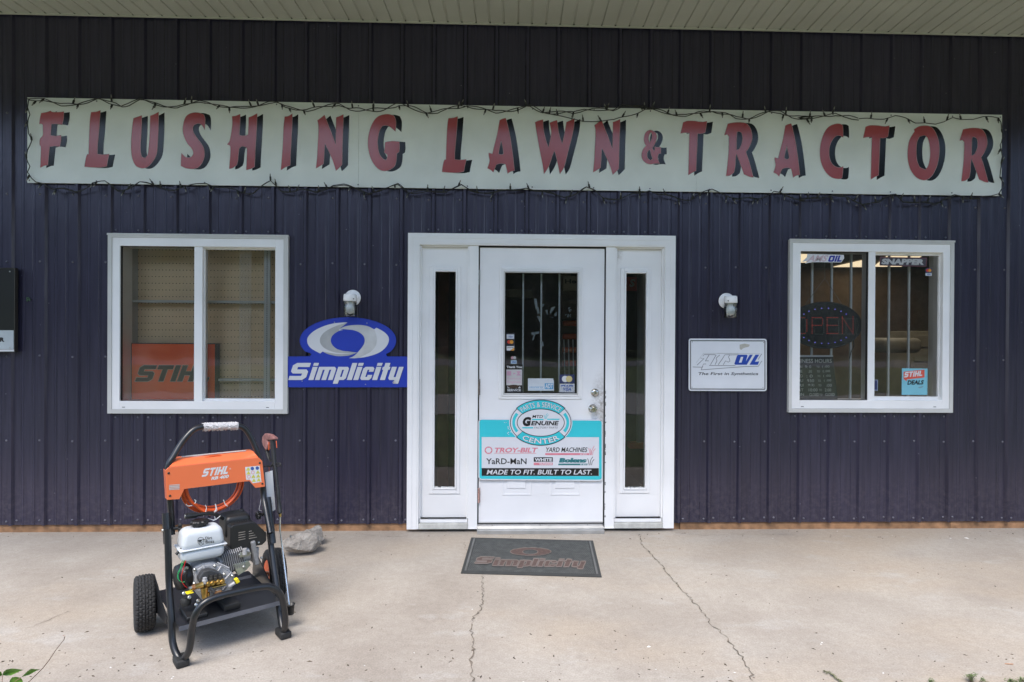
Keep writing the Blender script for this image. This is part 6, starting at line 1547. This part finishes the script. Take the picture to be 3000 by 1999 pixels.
strokes(mb, [T_('803,120 812,98 835,88 858,96 868,112'), T_('803,120 870,110'), T_('868,112 878,106'), T_('868,112 862,130 868,138 862,142 860,156 845,162 842,172'), T_('803,120 806,145 820,160 838,172'), T_('822,130 850,150'), T_('815,140 825,150')], 4.5, ft)
mb.add(*loops_mesh([[(806, 122), (850, 114), (838, 132), (812, 134)]], ft))
# keep the print clear of the shell
for i_, v_ in enumerate(mb.v): v_.y = yf-.0006+.010*max(0, (v_.z-(zf+.0))/.09)
P(mb, 'lettering', BLACK, tank)
# air cleaner box, slotted, in front of the muffler guard
mb = MB(); AX0, AX1 = .036, .205; AZ0, AZ1 = .402, .520; AY = -.285
prof_ = [(AX0, AZ0+.012), (AX0+.006, AZ0), (AX1-.02, AZ0-.004), (AX1, AZ0+.012), (AX1, AZ0+.050), (AX1-.055, AZ1-.006), (AX1-.075, AZ1), (AX0+.012, AZ1), (AX0, AZ1-.012)]
mb.prism([(x, AY, z) for x, z in prof_], (0, .13, 0)); ac = P(mb, 'air_cleaner', PLB_, bevel=.007)
cx_ = sum(p_[0] for p_ in prof_)/len(prof_); cz_ = sum(p_[1] for p_ in prof_)/len(prof_)
SLT = mat('slot_grey', (.20, .18, .16), .7)
for i in range(4):
    z = AZ0+.074-i*.0115; P(MB().rbox((AX0+.036, AY-.0015, z), (AX0+.068, AY-.0002, z+.0045), .001, 1), 'slot', SLT, ac)
    P(MB().rbox((AX0+.084, AY-.0015, z-.002), (AX0+.084+.014+.008*i, AY-.0002, z+.002), .001, 1), 'slot', SLT, ac)
for i in range(7): P(MB().rbox((AX0+.034+i*.011, AY+.02, AZ1+.0002), (AX0+.038+i*.011, AY+.045, AZ1+.0012), .0008, 1), 'slot', BLACK, ac)
mb = MB(); mb.rbox((AX0-.010, -.235, .44), (AX1-.055, -.10, .548), .022, 4, .05); mg_ = P(mb, 'muffler_guard', PLB_)
P(MB().lathe((.125, -.16, .548), (0, 0, 1), [(0, .010), (.006, .009), (.010, .004)], 12), 'wing_nut', PLB_, mg_)
for i in range(6): P(MB().rbox((AX1-.06+i*.006, -.22, .50-i*.008), (AX1-.056+i*.006, -.12, .508-i*.008), .001, 1), 'grille_bar', BLACK, mg_)
# left side: starter, throttle lever, loom
P(MB().lathe(e(700, 470, .26), (-1, -.2, 0), [(0, .055), (.02, .06), (.045, .055), (.05, .02)], 24), 'recoil_starter', PLB_)
P(MB().rbox(e(660, 450, .30), e(720, 380, .27), .004), 'ignition_box', PLB_)
P(MB().tube([e(650, 165, .28), e(640, 200, .29), e(578, 262, .29)], .007, 8), 'choke_lever', PLB_)
for nm, pts, m_ in (('green_wire', ((665, 320), (615, 430), (595, 500), (640, 545), (690, 530)), mat('green_wire', (.03, .35, .12), .4)), ('red_wire', ((680, 320), (650, 420), (632, 500), (650, 560), (690, 600), (720, 610)), mat('red_wire', (.55, .02, .02), .4)), ('green_wire', ((640, 330), (625, 400), (600, 450), (605, 520)), mat('green_wire', (.03, .35, .12), .4)), ('black_hose', ((730, 640), (690, 560), (675, 500), (690, 430)), PLB_)):
    P(MB().tube(catmull([e(x, y, .325) for x, y in pts], 5), .0018 if 'wire' in nm else .006, 6), nm, m_)
P(MB().rbox(e(655, 355, .325), e(675, 320, .31), .003), 'red_tag', mat('red_tag', (.6, .08, .03), .5))
for x, y in ((665, 400), (690, 395), (672, 440)): P(MB().lathe(e(x, y, .315), (0, -1, 0), [(0, .006), (.01, .005)], 8), 'bolt', ZINC)
# rubber mount and bolts low left, drain bolts
P(MB().lathe(e(680, 750, .33)+Vector((0, 0, -.012)), (0, 0, 1), [(0, .020), (.012, .022), (.03, .022), (.034, .016)], 18), 'rubber_mount', RUBBER)
P(MB().rbox((-.175, -.40, zd), (-.09, -.25, zd+.018), .004), 'engine_mount', PLB_); P(MB().rbox((-.02, -.40, zd), (.05, -.25, zd+.03), .004), 'engine_mount', PLB_)
for x, y in ((660, 660), (805, 735), (785, 775), (715, 700), (1105, 655)):
    P(MB().lathe(e(x, y, .36), (0, -1, .6), [(-.008, .006), (0, .006), (.001, .009), (.006, .009), (.007, .005)], 8), 'bolt', ZINC)
mb = MB(); mb.add([toloc(G(*k2(x, y), zd+.001)) for x, y in ((605, 812), (640, 790), (690, 785), (700, 800), (650, 808))], [(0, 1, 2, 3, 4)]); P(mb, 'deck_cutout', CONC, dk)
# ---- brass pump
VPm = .385
mb = MB(); mb.rbox(e(842, 640, VPm)+Vector((0, 0, 0)), e(1060, 520, VPm-.06), .010, 3); pm = P(mb, 'pump', BRASS)
P(MB().prism([e(812, 515, VPm-.012), (e(860, 440, VPm-.012)), e(935, 420, VPm-.012), e(1010, 440, VPm-.012), e(1062, 480, VPm-.012), e(1080, 560, VPm-.012), e(820, 560, VPm-.012)], (0, .045, 0)), 'pump_head', mat('dark_pump_cast', (.10, .10, .105), .45, metal=.5, bump=.2, bscale=120), bevel=.004)
for x, y, r__ in ((875, 515, .012), (940, 492, .009), (985, 486, .009), (1032, 478, .009)):
    c = e(x, y, VPm+.004)
    P(MB().lathe(c+Vector((0, .004, -.020)), (0, 0, 1), [(0, r__), (.016, r__), (.017, r__*.8), (.026, r__*.8), (.027, r__*.5)], 6, 0, False), 'valve_cap', CAST if r__ > .01 else mat('dark_valve', (.09, .085, .08), .4, metal=.6), pm)
for x, y in ((905, 560), (950, 550), (1005, 540), (1048, 535)):
    P(MB().lathe(e(x, y, VPm+.001), (0, -1, 0), [(0, .013), (.008, .012), (.014, .008)], 16), 'valve_boss', BRASS, pm)
P(MB().tube([e(868, 600, VPm+.01), e(870, 650, VPm+.012), e(872, 705, VPm+.012)], [.016, .014, .012], 14), 'inlet_leg', BRASS, pm)
P(MB().tube([e(905, 650, VPm+.008), e(908, 700, VPm+.008)], .008, 12), 'bypass_leg', BRASS, pm)
P(MB().tube([e(850, 572, VPm+.01), e(800, 585, VPm+.012), e(770, 592, VPm+.014)], [.014, .012, .012], 12), 'outlet_union', BRASS, pm)
P(MB().lathe(e(772, 592, VPm+.014), e(740, 600, VPm+.014)-e(772, 592, VPm+.014), [(0, .015), (.006, .015), (.007, .011), (.013, .011)], 6, 0, False), 'union_nut', mat('copper_nut', (.45, .22, .09), .35, metal=.9), pm)
P(MB().tube([e(742, 598, VPm+.014), e(712, 608, VPm+.016)], .007, 10), 'outlet_nipple', ZINC, pm)
P(MB().rbox(e(688, 672, VPm+.025), e(742, 625, VPm-.01), .005), 'yellow_cap', YEL, pm)
a, b = e(1178, 550, .35), e(1222, 528, .35)
P(MB().tube([e(1120, 590, .345), e(1180, 552, .35)], .009, 10), 'dipstick_neck', CAST)
P(MB().prism([e(1175, 520, .35), e(1212, 502, .35), e(1238, 545, .35), e(1200, 568, .35)], (0, .02, 0)), 'yellow_oil_cap', YEL, bevel=.004)
mb = MB(); mb.tube([e(925, 600, VPm+.016), e(975, 655, VPm+.02)], .007, 8); mb.tube([e(1085, 590, VPm+.006), e(1030, 660, VPm+.02)], .007, 8); mb.lathe(e(1012, 665, VPm+.005), (0, -1, .1), [(0, .026), (.018, .024), (.02, .018)], 16)
P(mb, 'support_yoke', mat('dark_pump_cast', (.10, .10, .105), .45), pm)
P(MB().lathe(e(1012, 668, VPm+.026), (0, -1, .1), [(0, .020), (.010, .020), (.012, .014), (.022, .013)], 6, 0, False), 'hose_nut', mat('copper_nut', (.45, .22, .09), .35, metal=.9), pm)
P(MB().lathe(e(1014, 675, VPm+.049), (0, -1, .1), [(0, .011), (.008, .010)], 12), 'thread_end', ZINC, pm)

# ---- coiled orange hose hung behind the panel
hs_ = thing('hose', 'coiled orange hose tied with white straps hanging behind the orange panel', 'hose', WO, WA)
HO = mat('orange_hose_rubber', (.62, .085, .012), .38, var=.08, vscale=20)
hc = v1(1073, 850, .185); r_ = random.Random(2)
for k in range(6):
    pts = []; ra = .118+.0062*(k % 4)+.002*r_.random(); rb_ = ra*.98; off = Vector((r_.uniform(-.004, .004), -.012+.010*(k // 2), r_.uniform(-.006, .004)))
    for i in range(60):
        a = 2*math.pi*i/60; w_ = .0025*math.sin(3*a+k)
        pts.append(hc+off+Vector(((ra+w_)*math.cos(a), .006*math.sin(a+k), (rb_+w_)*math.sin(a))))
    P(MB().tube(pts, .0050, 8, closed=True), 'hose_loop', HO, hs_)
P(MB().tube(catmull([v1(860, 1080, .215), v1(920, 1140, .215), v1(980, 1175, .22), v1(1050, 1212, .225)], 5), .0062, 10), 'hose_end', HO, hs_)
TIE = mat('white_strap', (.72, .72, .72), .5)
for pts in (((985, 1100), (1000, 1130), (985, 1190), (965, 1225)), ((1100, 1085), (1108, 1140), (1090, 1200), (1100, 1262)), ((1105, 1090), (1118, 1160), (1085, 1170)), ((1075, 1272), (1110, 1262), (1160, 1220)), ((765, 1090), (790, 1110), (835, 1104)), ((860, 1038), (878, 1050), (866, 1080)), ((1195, 1038), (1215, 1090), (1242, 1112)), ((1015, 1250), (1050, 1262), (1090, 1275))):
    P(MB().tube(catmull([v1(x, y, .232) for x, y in pts], 4), .0018, 6), 'strap', TIE, hs_)
# black hose coupling lying on top of the engine
cpg = thing('hose_coupling', 'black hose coupling and sleeve lying across the top of the engine', 'coupling', WO, WA)
P(MB().tube([v1(752, 1228, .25), v1(885, 1212, .25)], .0115, 14), 'sleeve', PLB_, cpg)
mb = MB()
for i in range(8):
    a = i*math.pi/4; c = v1(752, 1228, .25); d = v1(885, 1212, .25); o_ = Vector((0, math.cos(a)*.0115, math.sin(a)*.0115)); mb.tube([c+o_, d+o_], .0018, 4)
P(mb, 'sleeve_ribs', PLB_, cpg)
P(MB().tube(catmull([v1(885, 1212, .25), v1(960, 1200, .245), v1(1050, 1195, .235), v1(1120, 1215, .225), v1(1190, 1255, .21)], 5), .0085, 12), 'hose_end', PLB_, cpg)
P(MB().lathe(v1(754, 1228, .25), (-1, 0, .05), [(0, .009), (.002, .0085), (.003, .004)], 12), 'metal_face', ZINC, cpg)

# ---- spray gun and lance standing in the holder cup
ln = thing('spray_lance', 'black spray gun with long steel lance at the right of the washer', 'spray lance', WO, WA)
UL = .285
lp = lambda x, y, u=UL: u1(x, y, u)
body = [lp(1758, 345), lp(1765, 450), lp(1778, 600), lp(1800, 760), lp(1812, 880)]
P(MB().tube(body, [.0105, .0115, .0110, .0090, .0085], 14), 'gun_body', PLB_, ln)
gr2 = [lp(1690, 275), lp(1745, 285), lp(1800, 325), lp(1800, 345), lp(1715, 350), lp(1722, 400), lp(1718, 455), lp(1700, 465), lp(1672, 420), lp(1655, 370), lp(1662, 310)]
mb = MB(); mb.prism([p_+Vector((-.011, 0, 0)) for p_ in gr2], (.022, 0, 0)); P(mb, 'grip', mat('faded_red_grip', (.33, .15, .14), .55, var=.3, vscale=60), ln, bevel=.004)
P(MB().prism([p_+Vector((-.007, 0, 0)) for p_ in (lp(1668, 415), lp(1700, 465), lp(1722, 560), lp(1738, 600), lp(1715, 560), lp(1690, 500))], (.014, 0, 0)), 'trigger_guard', PLB_, ln, bevel=.002)
P(MB().tube([lp(1685, 440), lp(1705, 530), lp(1722, 570)], .006, 8), 'trigger', PLB_, ln)
ORL = mat('orange_logo', (.70, .12, .03), .4)
P(MB().tube([lp(1718, 375, UL-.012), lp(1716, 465, UL-.012)], .003, 6), 'orange_mark', ORL, ln); P(MB().tube([lp(1800, 360, UL-.006), lp(1808, 440, UL-.006)], .002, 6), 'orange_mark', ORL, ln)
fgp = [lp(1814, 885), lp(1822, 960), lp(1828, 1040), lp(1834, 1110), lp(1840, 1160), lp(1845, 1200)]
P(MB().tube(catmull(fgp, 4), [.0095]*4+[.0105]*4+[.0095]*4+[.011]*4+[.0115]*4+[.0075], 14), 'lance_grip', PLB_, ln)
for t in (930, 985, 1040, 1085): P(MB().tube([lp(1812+(t-880)*.1, t), lp(1813+(t-880)*.1, t+10)], .0118, 14), 'grip_ring', PLB_, ln)
P(MB().tube([lp(1844, 1200), lp(1847, 1235)], [.0068, .0055], 12), 'brass_collar', BRASS, ln)
P(MB().tube([lp(1847, 1235), u2(1640, 0, UL+.0), u2(1690, 400, UL), u2(1735, 775, UL)], .0042, 10), 'lance_tube', mat('bright_steel_tube', (.75, .76, .78), .2, metal=.9), ln)
# holder cup on the frame
cu_ = u2(1748, 830, UL)
mb = MB(); mb.lathe(cu_+Vector((0, 0, -.020)), (0, 0, 1), [(0, .0165), (.046, .0195), (.047, .0225), (.050, .0225), (.050, .019), (.006, .015)], 22); P(mb, 'holder_cup', PLB_)
P(MB().box((U1-.005, cu_.y-.008, cu_.z-.004), (cu_.x-.014, cu_.y+.008, cu_.z+.012)), 'cup_bracket', PLB_)
hk = [v1(1640, 655, .20), v1(1700, 652, .20), lp(1745, 655, UL-.016)]
P(MB().tube(hk, .0035, 8), 'hook_wire', PLB_); P(MB().tube(arc_pts([lp(1745, 655, UL-.016), lp(1760, 615, UL), lp(1850, 620, UL+.012), lp(1855, 640, UL+.012), lp(1770, 655, UL)], .01), .004, 8), 'hook_ring', PLB_)
# white tag hanging between the frame and the lance
tg = thing('hang_tag', 'white paper tag hanging between the washer frame and the lance', 'tag', WO, WA)
a = [v1(1672, 725, .19), v1(1758, 700, .19), v1(1792, 1150, .185), v1(1740, 1180, .185), v1(1695, 1010, .19)]
P(MB().prism(a, (0, .001, 0)), 'card', PW, tg); P(MB().tube([v1(1720, 725, .19), v1(1718, 660, .19)], .001, 5), 'string', ORL, tg)
mb = MB(); mb.tube(catmull([v1(1640, 960, .17), v1(1618, 1080, .17), v1(1605, 1150, .17), v1(1630, 1165, .17)], 4), .0018, 5); P(mb, 'tie', TIE, tg)

# far woodland behind the tree row: one mass
mb = MB(); rr = random.Random(8)
for i in range(5200):
    x = rr.uniform(-170, 170); d = rr.random(); z = 19*(.8+.25*mnoise.noise(Vector((x*.05, 0, 3)))+.12*mnoise.noise(Vector((x*.3, 1, 0))))*math.sqrt(d); l = rr.uniform(1.0, 2.0)
    n_ = Vector((rr.gauss(0, .5), 1, rr.gauss(0, .5))).normalized(); e_ = n_.orthogonal().normalized(); g_ = n_.cross(e_); c = Vector((x, -78+rr.uniform(-4, 4), z))
    mb.add([c-e_*l, c-g_*l*.8, c+e_*l, c+g_*l*.8], [(0, 1, 2, 3)])
tag(mb.build('woods', CROWN), 'dark woodland mass behind the trees beyond the road', 'woods', kind='stuff')

# backing ridge added behind the trees to block bright sky gaps in reflections
mb = MB(); n_ = 90; vs = []
for i in range(n_+1):
    x = -220+440*i/n_; h = 15+4*mnoise.noise(Vector((x*.02, 7, 0)))+1.5*mnoise.noise(Vector((x*.13, 2, 0)))
    vs += [(x, -86, -.1), (x, -92, h*.7), (x, -104, h)]
mb.add(vs, [f for i in range(n_) for f in ((3*i, 3*i+1, 3*i+4, 3*i+3), (3*i+1, 3*i+2, 3*i+5, 3*i+4))], 0, True)
tag(mb.build('backing_ridge', CROWN), kind='structure')
